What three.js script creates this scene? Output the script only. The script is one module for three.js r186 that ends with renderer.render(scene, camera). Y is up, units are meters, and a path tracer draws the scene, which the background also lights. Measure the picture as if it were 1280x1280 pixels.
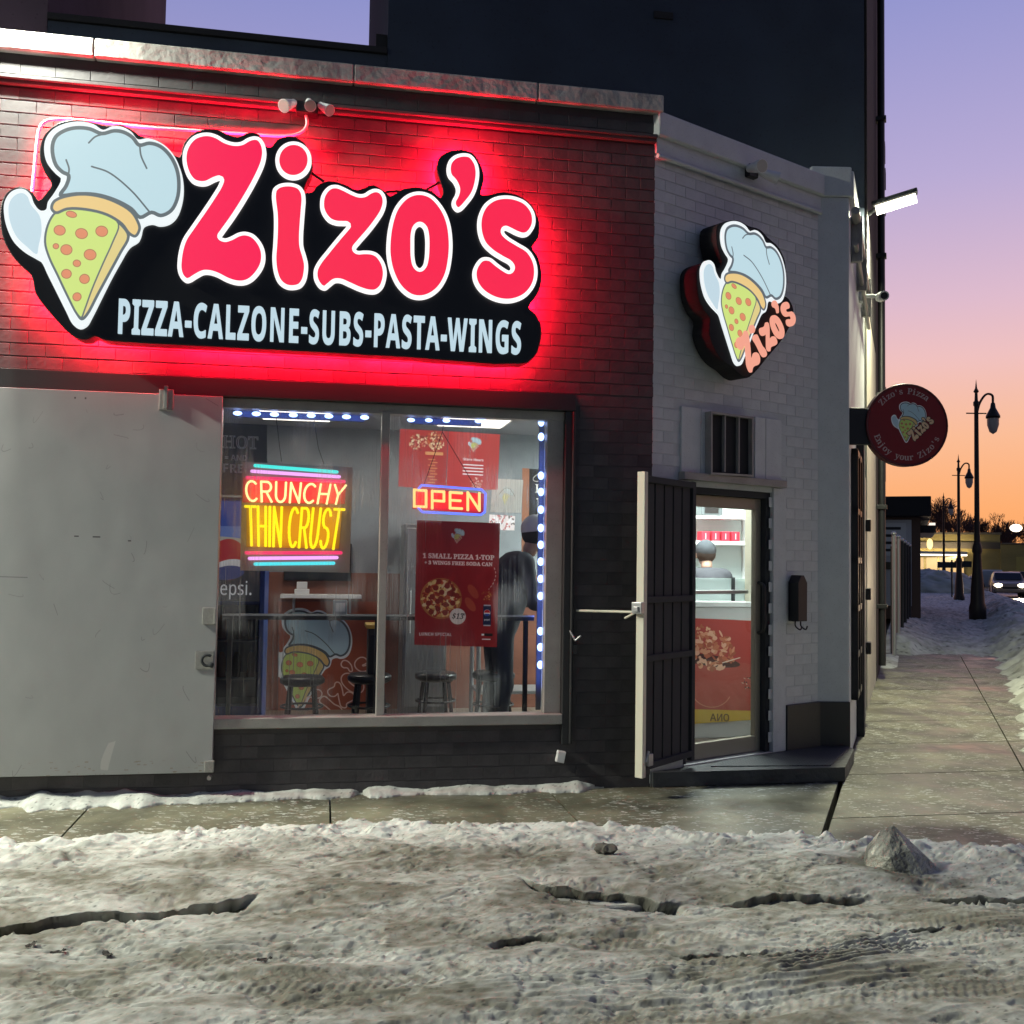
import * as THREE from 'three';
import { mergeGeometries } from 'three/addons/utils/BufferGeometryUtils.js';
import { RoundedBoxGeometry } from 'three/addons/geometries/RoundedBoxGeometry.js';
import { MarchingCubes } from 'three/addons/objects/MarchingCubes.js';
import { FontLoader } from 'three/addons/loaders/FontLoader.js';
import { TextGeometry } from 'three/addons/geometries/TextGeometry.js';
import { RectAreaLightUniformsLib } from 'three/addons/lights/RectAreaLightUniformsLib.js';
import { ConvexGeometry } from 'three/addons/geometries/ConvexGeometry.js';
import { createNoise2D } from 'simplex-noise';

// ---------------------------------------------------------------- camera, sky, sun, exposure
const scene = new THREE.Scene();
const V = (x, y, z) => new THREE.Vector3(x, y, z), R = THREE.MathUtils.degToRad;
const camera = new THREE.PerspectiveCamera(53.13, 1, 0.05, 900);
camera.position.set(0, 1.6, 0); camera.rotation.order = 'YXZ';
camera.rotation.set(R(2.7), 0, R(0.85)); camera.updateMatrixWorld();
const renderer = new THREE.WebGLRenderer({ antialias: true });
renderer.setSize(1024, 1024); renderer.toneMapping = THREE.LinearToneMapping; renderer.toneMappingExposure = 1;
renderer.shadowMap.enabled = true; RectAreaLightUniformsLib.init();
const lin = (r, g, b) => new THREE.Color().setRGB(r / 255, g / 255, b / 255, THREE.SRGBColorSpace);
const SUNSET = Math.atan2(-0.91, 0.42);   // azimuth of the afterglow, down the side street
{
  const W = 1024, H = 512, data = new Float32Array(W * H * 4);
  const west = [[-90, 70, 60, 60], [-2, 200, 120, 80], [0, 255, 164, 96], [3, 255, 174, 114], [6.7, 251, 188, 150], [10.6, 240, 192, 190], [13.6, 222, 186, 204], [19.7, 184, 170, 212], [29, 143, 147, 205], [45, 88, 98, 150], [90, 46, 56, 90]];
  const east = [[-90, 50, 50, 60], [0, 68, 78, 90], [10, 77, 89, 103], [30, 71, 85, 109], [90, 46, 56, 90]];
  const pick = (tab, e) => { let i = 1; while (i < tab.length - 1 && tab[i][0] < e) i++; const a = tab[i - 1], b = tab[i], k = Math.min(1, Math.max(0, (e - a[0]) / (b[0] - a[0]))); return [1, 2, 3].map(j => Math.pow((a[j] + (b[j] - a[j]) * k) / 255, 2.2)); };
  for (let r = 0; r < H; r++) {
    const e = ((r + 0.5) / H - 0.5) * 180, w = pick(west, e), ea = pick(east, e);
    for (let c = 0; c < W; c++) {
      const az = ((c + 0.5) / W - 0.5) * 2 * Math.PI, k = (1 - Math.cos(az - SUNSET)) / 2, m = Math.min(1, k * 1.25), i = (r * W + c) * 4, mm = m * m * (3 - 2 * m);
      for (let j = 0; j < 3; j++) data[i + j] = w[j] + (ea[j] - w[j]) * mm; data[i + 3] = 1;
    }
  }
  const sky = new THREE.DataTexture(data, W, H, THREE.RGBAFormat, THREE.FloatType);
  sky.mapping = THREE.EquirectangularReflectionMapping; sky.minFilter = sky.magFilter = THREE.LinearFilter; sky.needsUpdate = true;
  scene.background = sky; scene.environment = sky;
}
const sun = new THREE.DirectionalLight(lin(255, 170, 110), 0.08);   // the last light from the horizon
sun.position.set(42, 6, -91); sun.target.position.set(0, 0, -10); sun.castShadow = true; sun.shadow.radius = 30;
Object.assign(sun.shadow.camera, { left: -40, right: 40, top: 30, bottom: -30, far: 300 }); scene.add(sun, sun.target);

// ---------------------------------------------------------------- helpers
let seed = 7; const rnd = () => { seed = (seed * 1664525 + 1013904223) >>> 0; return seed / 4294967296; };
const n2 = createNoise2D(rnd), n2b = createNoise2D(rnd);
const fbm = (x, y, o = 4) => { let a = 0, s = 0.5; for (let i = 0; i < o; i++) { a += s * n2(x, y); x = x * 2.03 + 7.1; y = y * 2.03 - 3.7; s *= 0.5; } return a; };
const clamp = (x, a = 0, b = 1) => Math.min(b, Math.max(a, x)), sst = (a, b, x) => { const t = clamp((x - a) / (b - a)); return t * t * (3 - 2 * t); }, lerp = (a, b, t) => a + (b - a) * t;
const ray = (px, py) => V((px - 640) / 1280, (640 - py) / 1280, -1).applyQuaternion(camera.quaternion);
const gnd = (px, py, g = 0) => { const r = ray(px, py); return r.multiplyScalar((g - 1.6) / r.y).add(camera.position); };
const pz = (px, py, Z) => { const r = ray(px, py); return r.multiplyScalar(-Z / r.z).add(camera.position); };
class Frame {
  constructor(o, deg) { this.o = o; this.th = R(deg); this.u = V(Math.cos(this.th), 0, -Math.sin(this.th)); this.n = V(Math.sin(this.th), 0, Math.cos(this.th)); }
  at(px, py, w = 0) { const r = ray(px, py), c = camera.position, t = (w - c.clone().sub(this.o).dot(this.n)) / r.dot(this.n), p = r.multiplyScalar(t).add(c); return [p.clone().sub(this.o).dot(this.u), p.y]; }
  world(x, y, z) { return this.o.clone().addScaledVector(this.u, x).addScaledVector(this.n, z).add(V(0, y, 0)); }
  loc(p) { const d = p.clone().sub(this.o); return [d.dot(this.u), d.dot(this.n)]; }
}
const FW = new Frame(V(0, 0, 0), 0), FA = new Frame(V(1.015, 0, -7.379), 10.4), FB = new Frame(V(1.015, 0, -7.379), 37);
const FP = new Frame(FB.world(1.95, 0, 0), 2), FS = new Frame(FP.world(0.25, 0, 0), 68.7);
const used = {}; const numbered = n => { const k = used[n] = (used[n] ?? -1) + 1; return k ? n + '_' + String(k).padStart(3, '0') : n; };
function thing(name, label, category, frame = FW, [x, y, z] = [0, 0, 0], group, kind) {
  const g = new THREE.Group(); g.name = numbered(name); g.position.copy(frame.world(x, y, z)); g.rotation.y = frame.th; scene.add(g);
  g.off = [x, y, z]; if (kind) g.userData.kind = kind; if (label) g.userData.label = label; if (category) g.userData.category = category; if (group) g.userData.group = group; return g;
}
const clean = g => { let q = g.index ? g.toNonIndexed() : g; for (const k of Object.keys(q.attributes)) if (!['position', 'normal', 'uv'].includes(k)) q.deleteAttribute(k); if (!q.attributes.uv) q.setAttribute('uv', new THREE.BufferAttribute(new Float32Array(q.attributes.position.count * 2), 2)); return q; };
const merge = gs => gs.length > 1 ? mergeGeometries(gs.map(clean)) : gs[0];
function part(parent, name, geos, m, label, raw) {
  let geo = Array.isArray(geos) ? merge(geos) : geos; const o = parent.off || [0, 0, 0];
  if (!raw && (o[0] || o[1] || o[2])) geo = geo.clone().translate(-o[0], -o[1], -o[2]);
  const q = new THREE.Mesh(geo, m); q.name = name; q.castShadow = q.receiveShadow = true; q.off = o; if (label) q.userData.label = label; parent.add(q); return q;
}
const bb = (x0, x1, y0, y1, z0, z1) => new THREE.BoxGeometry(x1 - x0, y1 - y0, z1 - z0).translate((x0 + x1) / 2, (y0 + y1) / 2, (z0 + z1) / 2);
const rb = (x0, x1, y0, y1, z0, z1, r = 0.008, s = 2) => new RoundedBoxGeometry(x1 - x0, y1 - y0, z1 - z0, s, Math.min(r, (x1 - x0) / 2.1, (y1 - y0) / 2.1, (z1 - z0) / 2.1)).translate((x0 + x1) / 2, (y0 + y1) / 2, (z0 + z1) / 2);
const rod = (a, b, r0, r1 = r0, n = 10, open = false) => { const A = V(...a), B = V(...b), d = B.clone().sub(A), g = new THREE.CylinderGeometry(r1, r0, d.length(), n, 1, open); g.applyQuaternion(new THREE.Quaternion().setFromUnitVectors(V(0, 1, 0), d.normalize())); return g.translate((A.x + B.x) / 2, (A.y + B.y) / 2, (A.z + B.z) / 2); };
const ball = (x, y, z, r, sx = 1, sy = 1, sz = 1, n = 14) => new THREE.SphereGeometry(r, n, Math.max(6, n >> 1)).scale(sx, sy, sz).translate(x, y, z);
const tube = (pts, r, n = 40, k = 8, closed = false) => new THREE.TubeGeometry(new THREE.CatmullRomCurve3(pts.map(p => V(...p)), closed), n, r, k, closed);
const wire = (pts, r, k = 6) => { const gs = []; for (let i = 1; i < pts.length; i++) { gs.push(rod(pts[i - 1], pts[i], r, r, k, true)); } for (const p of pts) gs.push(ball(...p, r, 1, 1, 1, 8)); return gs; };
const smooth = (pts, n = 4, closed = true) => new THREE.CatmullRomCurve3(pts.map(p => V(p[0], p[1], 0)), closed, 'centripetal').getPoints(pts.length * n).slice(0, closed ? -1 : undefined).map(p => [p.x, p.y]);
const shapeOf = (pts, holes = []) => { const s = new THREE.Shape(pts.map(p => new THREE.Vector2(...p))); for (const h of holes) s.holes.push(new THREE.Path(h.map(p => new THREE.Vector2(...p)))); return s; };
const extr = (pts, z0, z1, holes = [], bevel = 0) => new THREE.ExtrudeGeometry(shapeOf(pts, holes), { depth: z1 - z0 - 2 * bevel, bevelEnabled: bevel > 0, bevelSize: bevel, bevelThickness: bevel, bevelOffset: -bevel, bevelSegments: 2, curveSegments: 6 }).translate(0, 0, z0 + bevel);
const area = p => p.reduce((a, q, i) => { const r = p[(i + 1) % p.length]; return a + q[0] * r[1] - r[0] * q[1]; }, 0) / 2;
const inset = (pts, d) => { const s = area(pts) > 0 ? 1 : -1, n = pts.length; return pts.map((p, i) => { const a = pts[(i + n - 1) % n], b = pts[(i + 1) % n], tx = b[0] - a[0], ty = b[1] - a[1], l = Math.hypot(tx, ty) || 1; return [p[0] - s * ty / l * d, p[1] + s * tx / l * d]; }); };
const poly = (pts, y0, y1) => extr(pts.map(p => [p[0], -p[1]]), y0, y1).rotateX(-Math.PI / 2);   // plan polygon (x, z) between two heights
const uvm = (g, s = 1) => { g = g.index ? g.toNonIndexed() : g; const p = g.attributes.position, n = g.attributes.normal, uv = new Float32Array(p.count * 2); for (let i = 0; i < p.count; i++) { const ax = Math.abs(n.getX(i)), ay = Math.abs(n.getY(i)), az = Math.abs(n.getZ(i)); const [a, b] = ay > ax && ay > az ? [p.getX(i), p.getZ(i)] : ax > az ? [p.getZ(i), p.getY(i)] : [p.getX(i), p.getY(i)]; uv[2 * i] = a * s; uv[2 * i + 1] = b * s; } g.setAttribute('uv', new THREE.BufferAttribute(uv, 2)); return g; };
function tex(w, h, f, srgb = false, rep = 1) {
  const d = new Uint8Array(w * h * 4); for (let y = 0; y < h; y++) for (let x = 0; x < w; x++) { const c = f(x / w, y / h), i = (y * w + x) * 4; if (c.length) { d[i] = c[0]; d[i + 1] = c[1]; d[i + 2] = c[2]; } else d[i] = d[i + 1] = d[i + 2] = clamp(c) * 255; d[i + 3] = 255; }
  const t = new THREE.DataTexture(d, w, h); t.wrapS = t.wrapT = THREE.RepeatWrapping; t.magFilter = THREE.LinearFilter; t.minFilter = THREE.LinearMipmapLinearFilter; t.generateMipmaps = true; if (srgb) t.colorSpace = THREE.SRGBColorSpace; t.repeat.set(rep, rep); t.needsUpdate = true; return t;
}
// noise that repeats over one tile
const PERM = [...Array(512)].map(() => Math.floor(rnd() * 512)), gr = (ix, iy) => { const a = PERM[(ix + PERM[iy & 511]) & 511] / 512 * 6.2832; return [Math.cos(a), Math.sin(a)]; };
const pn = (x, y, p) => { const i = Math.floor(x), j = Math.floor(y), fx = x - i, fy = y - j, w = t => t * t * t * (t * (t * 6 - 15) + 10), d = (a, b) => { const g = gr(((i + a) % p + p) % p, ((j + b) % p + p) % p); return g[0] * (fx - a) + g[1] * (fy - b); }; const u = w(fx), v = w(fy); return 1.4 * lerp(lerp(d(0, 0), d(1, 0), u), lerp(d(0, 1), d(1, 1), u), v); };
const tn = (u, v, f, o = 4) => { let t = 0, s = 0.5; for (let i = 0; i < o; i++) { const k = f << i; t += s * pn(u * k, v * k, k); s *= 0.5; } return t; };
function canvas(w, h, draw) { const c = document.createElement('canvas'); c.width = w; c.height = h; const x = c.getContext('2d'); draw(x, w, h); const t = new THREE.CanvasTexture(c); t.colorSpace = THREE.SRGBColorSpace; t.anisotropy = 8; return t; }
const mat = (c, o = {}) => new THREE.MeshStandardMaterial({ color: Array.isArray(c) ? new THREE.Color().setRGB(...c) : c, roughness: 0.8, ...o });
const glow = (c, k, o = {}) => mat([0.05, 0.05, 0.05], { emissive: c, emissiveIntensity: k, ...o });
function rectLight(p, dir, w, h, color, I) { const l = new THREE.RectAreaLight(color, I, w, h); l.position.copy(p); l.lookAt(p.clone().add(dir)); scene.add(l); return l; }

const GR = 512;
const bumpFine = tex(GR, GR, (u, v) => 0.5 + tn(u, v, 9, 6) * 0.7);
const bumpPaint = tex(GR, GR, (u, v) => 0.5 + tn(u, v, 16, 3) * 0.35 + tn(v, u, 4, 3) * 0.3);
const roughMap = tex(256, 256, (u, v) => 0.62 + tn(u, v, 5, 5) * 0.45);
const paintMap = (r, g, b, amt) => tex(256, 256, (u, v) => { const k = 1 + tn(u, v, 5, 5) * amt, s = n2b(u * 90, v * 90) > 0.86 ? 0.8 : 1; return [r * k * s, g * k * s, b * k * s].map(q => clamp(q, 0, 255)); }, true);
const M = {
  charcoal: mat(0xffffff, { map: paintMap(74, 71, 73, 0.18), roughness: 0.7, bumpMap: bumpPaint, bumpScale: 0.004 }),
  charcoal2: mat(0xffffff, { map: paintMap(70, 67, 69, 0.18), roughness: 0.72, bumpMap: bumpPaint, bumpScale: 0.004 }),
  charcoal3: mat(0xffffff, { map: paintMap(78, 74, 76, 0.18), roughness: 0.68, bumpMap: bumpPaint, bumpScale: 0.005 }),
  mortarDark: mat(0xffffff, { map: paintMap(71, 68, 70, 0.15), roughness: 0.75, bumpMap: bumpFine, bumpScale: 0.004 }),
  black: mat([0.012, 0.012, 0.014], { roughness: 0.45 }), blackMatt: mat([0.015, 0.015, 0.017], { roughness: 0.8 }),
  darkTrim: mat([0.024, 0.025, 0.027], { roughness: 0.5, bumpMap: bumpFine, bumpScale: 0.001 }),
  white: mat(0xffffff, { map: paintMap(202, 206, 206, 0.06), roughness: 0.6, bumpMap: bumpPaint, bumpScale: 0.003 }),
  white2: mat(0xffffff, { map: paintMap(199, 203, 203, 0.06), roughness: 0.65, bumpMap: bumpPaint, bumpScale: 0.003 }),
  white3: mat(0xffffff, { map: paintMap(204, 207, 207, 0.06), roughness: 0.55, bumpMap: bumpPaint, bumpScale: 0.003 }),
  mortarWhite: mat(0xffffff, { map: paintMap(195, 199, 199, 0.06), roughness: 0.8, bumpMap: bumpFine, bumpScale: 0.004 }),
  coping: mat(0xffffff, { map: paintMap(172, 170, 165, 0.3), roughness: 0.75, bumpMap: bumpFine, bumpScale: 0.012 }),
  plaster: mat([0.55, 0.53, 0.5], { roughness: 0.9 }), alu: mat([0.5, 0.5, 0.5], { roughness: 0.38, metalness: 0.7 }),
  aluPaint: mat(0xffffff, { map: paintMap(150, 148, 144, 0.15), roughness: 0.45 }),
  glass: new THREE.MeshPhysicalMaterial({ color: 0xffffff, transmission: 1, thickness: 0, roughness: 0, ior: 1.5, metalness: 0 }),
  misted: new THREE.MeshPhysicalMaterial({ color: 0xffffff, transmission: 1, thickness: 0, roughness: 0.5, ior: 1.5, roughnessMap: tex(512, 512, (u, v) => { const drip = 0.5 + 0.5 * n2(u * 70, v * 1.6), film = sst(-0.12, 0.28, tn(u, v, 3, 4) + 0.14 * drip); return clamp(film * (0.55 + 0.45 * drip)); }) }),
  steelDark: mat([0.028, 0.031, 0.035], { roughness: 0.8 }), cream: mat([0.66, 0.62, 0.5], { roughness: 0.55 }),
  whitePlain: mat([0.75, 0.75, 0.74], { roughness: 0.5 }), navy: mat(0xffffff, { map: paintMap(52, 62, 78, 0.14), roughness: 0.9 }),
  darkBrick: mat(0xffffff, { map: paintMap(40, 34, 33, 0.3), roughness: 0.9, bumpMap: bumpFine, bumpScale: 0.01 }),
};
for (const k of Object.keys(M)) M[k].name = k;

// ---------------------------------------------------------------- traced outlines (photo pixels, on the plane of each sign)
const zoomed = (pts, k, ox, oy) => pts.map(p => [p[0] / k + ox, p[1] / k + oy]);
const LET = {
  Z: zoomed([[105, 290], [110, 230], [135, 170], [180, 120], [240, 95], [300, 92], [360, 110], [420, 145], [480, 162], [530, 158], [580, 130], [630, 118], [670, 130], [700, 170], [714, 230], [702, 310], [650, 430], [560, 590], [480, 715], [405, 820], [388, 848], [412, 860], [450, 850], [510, 820], [560, 812], [620, 830], [670, 880], [700, 940], [707, 1000], [695, 1060], [660, 1120], [610, 1170], [560, 1193], [500, 1195], [430, 1175], [350, 1135], [300, 1120], [260, 1120], [210, 1145], [160, 1175], [130, 1178], [90, 1145], [70, 1090], [70, 1020], [85, 930], [110, 860], [170, 770], [250, 655], [320, 550], [368, 470], [378, 432], [345, 440], [280, 470], [230, 472], [180, 455], [140, 410], [115, 350]], 5.816, 210, 150),
  i: zoomed([[755, 550], [765, 500], [800, 470], [850, 457], [910, 460], [960, 480], [990, 520], [1000, 570], [995, 650], [988, 740], [982, 840], [985, 920], [1005, 990], [1018, 1050], [1015, 1110], [1000, 1170], [965, 1215], [905, 1230], [850, 1220], [800, 1180], [770, 1110], [758, 1010], [765, 900], [770, 780], [768, 680], [758, 600]], 5.816, 210, 150),
  dot: [...Array(16)].map((_, k) => [366.8 + 22.7 * Math.cos(k * Math.PI / 8), 200.2 + 23.5 * Math.sin(k * Math.PI / 8)]),
  z: zoomed([[128, 290], [135, 230], [165, 175], [210, 140], [265, 135], [320, 155], [390, 190], [440, 208], [480, 205], [520, 180], [570, 165], [620, 180], [652, 225], [660, 280], [640, 350], [590, 430], [520, 520], [450, 600], [415, 648], [430, 662], [480, 660], [540, 664], [590, 685], [640, 750], [662, 830], [655, 900], [630, 960], [580, 1000], [520, 1003], [440, 980], [350, 940], [290, 915], [250, 915], [210, 945], [170, 973], [130, 962], [95, 920], [77, 870], [80, 810], [110, 750], [180, 660], [270, 550], [330, 480], [345, 458], [310, 455], [260, 452], [200, 430], [155, 380], [133, 330]], 6.4, 380, 210),
  o: zoomed([[660, 620], [680, 450], [730, 310], [820, 215], [920, 187], [1020, 215], [1110, 310], [1165, 430], [1188, 590], [1180, 740], [1150, 870], [1090, 970], [1010, 1030], [925, 1050], [840, 1030], [750, 950], [690, 830], [665, 720]], 6.4, 380, 210),
  hole: zoomed([[882, 620], [885, 530], [900, 480], [928, 460], [955, 480], [970, 540], [972, 650], [965, 730], [950, 780], [925, 802], [900, 780], [885, 720]], 6.4, 380, 210),
  mark: zoomed([[167, 250], [175, 190], [215, 145], [280, 125], [340, 135], [385, 190], [402, 260], [395, 340], [370, 420], [320, 490], [270, 540], [240, 545], [208, 510], [205, 470], [225, 430], [235, 385], [215, 335], [180, 295]], 5.818, 530, 170),
  s: zoomed([[390, 640], [400, 570], [435, 500], [500, 450], [580, 432], [660, 440], [740, 475], [795, 540], [812, 610], [800, 670], [760, 720], [720, 730], [670, 715], [620, 690], [592, 680], [584, 700], [610, 730], [680, 775], [760, 825], [805, 890], [825, 960], [822, 1040], [795, 1110], [740, 1170], [660, 1205], [580, 1210], [490, 1185], [410, 1130], [365, 1060], [355, 990], [375, 930], [420, 885], [480, 885], [540, 930], [590, 965], [620, 978], [634, 955], [620, 930], [560, 895], [490, 850], [430, 790], [400, 720]], 5.818, 530, 170),
};
const BODY = [[57, 166], [72, 154], [95, 149], [118, 153], [133, 157], [150, 155], [165, 162], [176, 170], [200, 176], [214, 190], [224, 196], [230, 178], [246, 164], [268, 161], [288, 169], [298, 171], [312, 165], [324, 168], [332, 182], [338, 184], [347, 174], [365, 170], [382, 180], [391, 200], [389, 216], [382, 230], [380, 240], [390, 240], [398, 231], [411, 226], [430, 230], [445, 237], [455, 235], [466, 231], [480, 238], [488, 245], [502, 237], [522, 234], [540, 239], [551, 247], [554, 240], [549, 222], [546, 208], [550, 196], [562, 189], [577, 187], [592, 192], [601, 206], [605, 223], [601, 243], [612, 243], [630, 240], [650, 245], [666, 258], [674, 278], [673, 297], [665, 308], [673, 322], [677, 345], [673, 366], [661, 384], [670, 393], [677, 410], [675, 430], [668, 446], [654, 454], [520, 447], [400, 440], [240, 432], [150, 427], [131, 425], [118, 420], [110, 424], [100, 424], [86, 416], [74, 404], [58, 386], [44, 366], [39, 344], [24, 330], [13, 316], [4, 298], [0, 275], [1, 256], [8, 241], [24, 233], [40, 240], [48, 250], [58, 240], [64, 230], [56, 216], [50, 200], [50, 182]];
const ART_OUT = [[235, 200], [245, 140], [285, 90], [350, 60], [430, 50], [500, 65], [550, 95], [600, 75], [650, 78], [700, 105], [735, 145], [790, 140], [860, 165], [920, 220], [960, 300], [977, 390], [970, 480], [940, 560], [900, 595], [850, 605], [810, 595], [765, 610], [750, 660], [735, 690], [690, 720], [640, 800], [590, 890], [540, 990], [490, 1090], [460, 1140], [425, 1155], [390, 1135], [350, 1060], [300, 960], [255, 870], [220, 800], [190, 780], [130, 745], [75, 695], [38, 620], [22, 550], [24, 480], [60, 425], [115, 408], [155, 430], [175, 480], [215, 525], [245, 520], [255, 480], [290, 430], [325, 355], [290, 320], [250, 270]];
const path = (c, pts, n = 4) => { c.beginPath(); smooth(pts, n).forEach((p, i) => i ? c.lineTo(...p) : c.moveTo(...p)); c.closePath(); };
function drawArt(c, plain) {   // a cook's hat over a plain slice of pizza, 1000 x 1180 units
  const line = '#58646a'; c.lineJoin = c.lineCap = 'round';
  path(c, ART_OUT); c.fillStyle = '#f2fafc'; c.fill();
  path(c, [[45, 550], [48, 490], [75, 450], [112, 436], [140, 452], [160, 500], [205, 560], [215, 640], [200, 720], [190, 765], [140, 725], [90, 675], [60, 615]]); c.fillStyle = '#c3dbe6'; c.fill();
  const fill = (pts, f, w = 15) => { path(c, pts); c.fillStyle = f; c.fill(); c.lineWidth = w; c.strokeStyle = line; c.stroke(); };
  fill([[290, 545], [350, 525], [450, 530], [560, 560], [640, 620], [675, 680], [630, 770], [570, 880], [510, 990], [450, 1100], [425, 1120], [400, 1090], [350, 990], [300, 880], [255, 780], [235, 700], [250, 610]], '#e2cf86');
  fill([[290, 545], [350, 525], [450, 530], [560, 560], [622, 612], [590, 710], [540, 820], [480, 960], [440, 1070], [422, 1112], [400, 1090], [350, 990], [300, 880], [255, 780], [235, 700], [250, 610]], '#cfe57c', 8);
  for (const [x, y, a, b] of [[532, 650, 32, 28], [345, 875, 26, 24], [440, 905, 26, 25], [400, 1000, 22, 22], [372, 555, 28, 16], [310, 640, 30, 26], [425, 660, 32, 27], [345, 745, 30, 27], [470, 775, 32, 28], [400, 820, 20, 18], [290, 725, 15, 14]]) { c.beginPath(); c.ellipse(x, y, a, b, 0.3, 0, 7); c.fillStyle = '#e08a62'; c.fill(); c.lineWidth = 4; c.strokeStyle = '#a86a48'; c.stroke(); }
  fill([[268, 520], [285, 480], [400, 448], [500, 455], [600, 488], [690, 545], [725, 600], [735, 640], [712, 680], [680, 665], [640, 612], [560, 560], [450, 530], [350, 525], [290, 545]], '#edcb84');
  fill([[272, 195], [290, 135], [340, 100], [400, 86], [470, 92], [535, 118], [600, 103], [650, 110], [700, 140], [735, 182], [790, 172], [850, 190], [905, 245], [940, 320], [950, 400], [940, 480], [905, 545], [850, 570], [800, 552], [738, 578], [690, 530], [600, 480], [500, 450], [400, 445], [315, 450], [345, 400], [358, 345], [325, 325], [290, 285]], '#bfdde6', 20);
  c.lineWidth = 9; c.strokeStyle = line; for (const q of [[[555, 118], [500, 135], [465, 168]], [[738, 180], [745, 240], [775, 310]], [[345, 260], [360, 310], [352, 360]], [[480, 297], [570, 330], [690, 430], [790, 550]]]) { c.beginPath(); smooth(q, 6, false).forEach((p, i) => i ? c.lineTo(...p) : c.moveTo(...p)); c.stroke(); }
}
const spline = (k, n = 4) => smooth(LET[k], n);
function drawWord(c, fill, edge, lw) { for (const k of ['Z', 'i', 'dot', 'z', 'o', 'mark', 's']) { c.beginPath(); spline(k).forEach((p, i) => i ? c.lineTo(...p) : c.moveTo(...p)); c.closePath(); if (k === 'o') { spline('hole').reverse().forEach((p, i) => i ? c.lineTo(...p) : c.moveTo(...p)); c.closePath(); } if (fill) { c.fillStyle = fill; c.fill('evenodd'); } if (edge) { c.lineWidth = lw; c.strokeStyle = edge; c.stroke(); } } }
function drawLogo(c, x, y, s, tint) { c.save(); c.translate(x, y); c.scale(s, s); c.save(); if (tint) c.globalAlpha = 0.85; drawArt(c); c.restore(); c.translate(470, 1180); c.rotate(-0.85); c.scale(1.25, 1.25); c.translate(-220, -400); drawWord(c, '#f6b49a', '#201a18', 14); drawWord(c, '#f6b49a'); c.restore(); }

// ---------------------------------------------------------------- the pizza shop
const WZ = 0.22, inPoly = (p, P) => { let k = false; for (let i = 0, j = P.length - 1; i < P.length; j = i++) if ((P[i][1] > p[1]) !== (P[j][1] > p[1]) && p[0] < (P[j][0] - P[i][0]) * (p[1] - P[i][1]) / (P[j][1] - P[i][1]) + P[i][0]) k = !k; return k; };
const shop = thing('pizza_shop', 'low brick corner shop in charcoal and white paint with grey coping', 'building', FA, [0, 0, 0]);
const inFrame = (m, f) => { const [x, z] = FA.loc(f.o); m.position.set(x, 0, z); m.rotation.y = f.th - FA.th; return m; };
const brickGeo = {};
function brick(w, h, v, deep = 0.009) {   // a painted brick: face with softened, slightly uneven arrises
  const key = w.toFixed(3) + v + deep; if (brickGeo[key]) return brickGeo[key];
  const j = () => (rnd() - 0.5) * 0.003, b = Math.min(0.0035, deep * 0.6), d = 0.0005 + deep * (0.9 + v * 0.08), x = w / 2, y = h / 2;
  const o = [[-x, -y, 0], [x, -y, 0], [x, y, 0], [-x, y, 0]].map(p => V(p[0] + j(), p[1] + j(), 0)), m = o.map(p => V(p.x, p.y, d - b)), f = o.map(p => V(p.x * (1 - b / x), p.y * (1 - b / y), d + j() * 0.06 * deep / 0.0018 * 0.3));
  const P = []; const quad = (a, b2, c, e) => { for (const q of [a, b2, c, a, c, e]) P.push(q.x, q.y, q.z); };
  quad(...f); for (let i = 0; i < 4; i++) { const k = (i + 1) % 4; quad(m[i], m[k], f[k], f[i]); quad(o[i], o[k], m[k], m[i]); }
  const g = new THREE.BufferGeometry(); g.setAttribute('position', new THREE.Float32BufferAttribute(P, 3)); g.computeVertexNormals(); return brickGeo[key] = uvm(g, 1.3);
}
function bricks(wall, x0, x1, y0, y1, skip, mats, most, first, deep = () => 0.008) {
  const L = 0.218, H = 0.0847, all = [];
  for (let r = 0, y = y0; y + H * 0.6 < y1; y += H, r++) for (let x = x0 - (r % 2) * L / 2; x < x1; x += L) {
    const a = Math.max(x, x0), b = Math.min(x + L, x1), w = b - a - (deep([0, 9]) < 0.005 ? 0.003 : 0.007), h = Math.min(H, y1 - y) - 0.008; if (w < 0.03) continue;
    const c = [(a + b) / 2, y + H / 2]; if (skip(c, w)) continue; all.push([c[0], y + h / 2 + 0.004, Math.round(w * 250) / 250, h, first(c)]);
  }
  all.sort((p, q) => q[4] - p[4]); const rest = mats.map(() => []);
  all.forEach(([x, y, w, h], i) => {
    const dp = deep([x, y]), zb = -0.0115, g = brick(w, h, Math.floor(rnd() * 4), dp), k = Math.floor(rnd() * mats.length);
    if (i < most) { const m = new THREE.Mesh(g, mats[k]); m.name = 'brick'; m.position.set(x, y, zb); m.castShadow = m.receiveShadow = true; wall.add(m); } else { rest[k].push(g.clone().translate(x, y, zb)); }
  });
  rest.forEach((gs, k) => { if (gs.length) { const m = part(wall, 'brickwork', gs, mats[k], null, true); m.userData.kind = 'stuff'; } });
}
const BODYA = BODY.map(p => FA.at(...p, 0.26));
const WIN = { x0: -3.06, x1: -0.655, y0: 0.455, y1: 2.665 };
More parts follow.
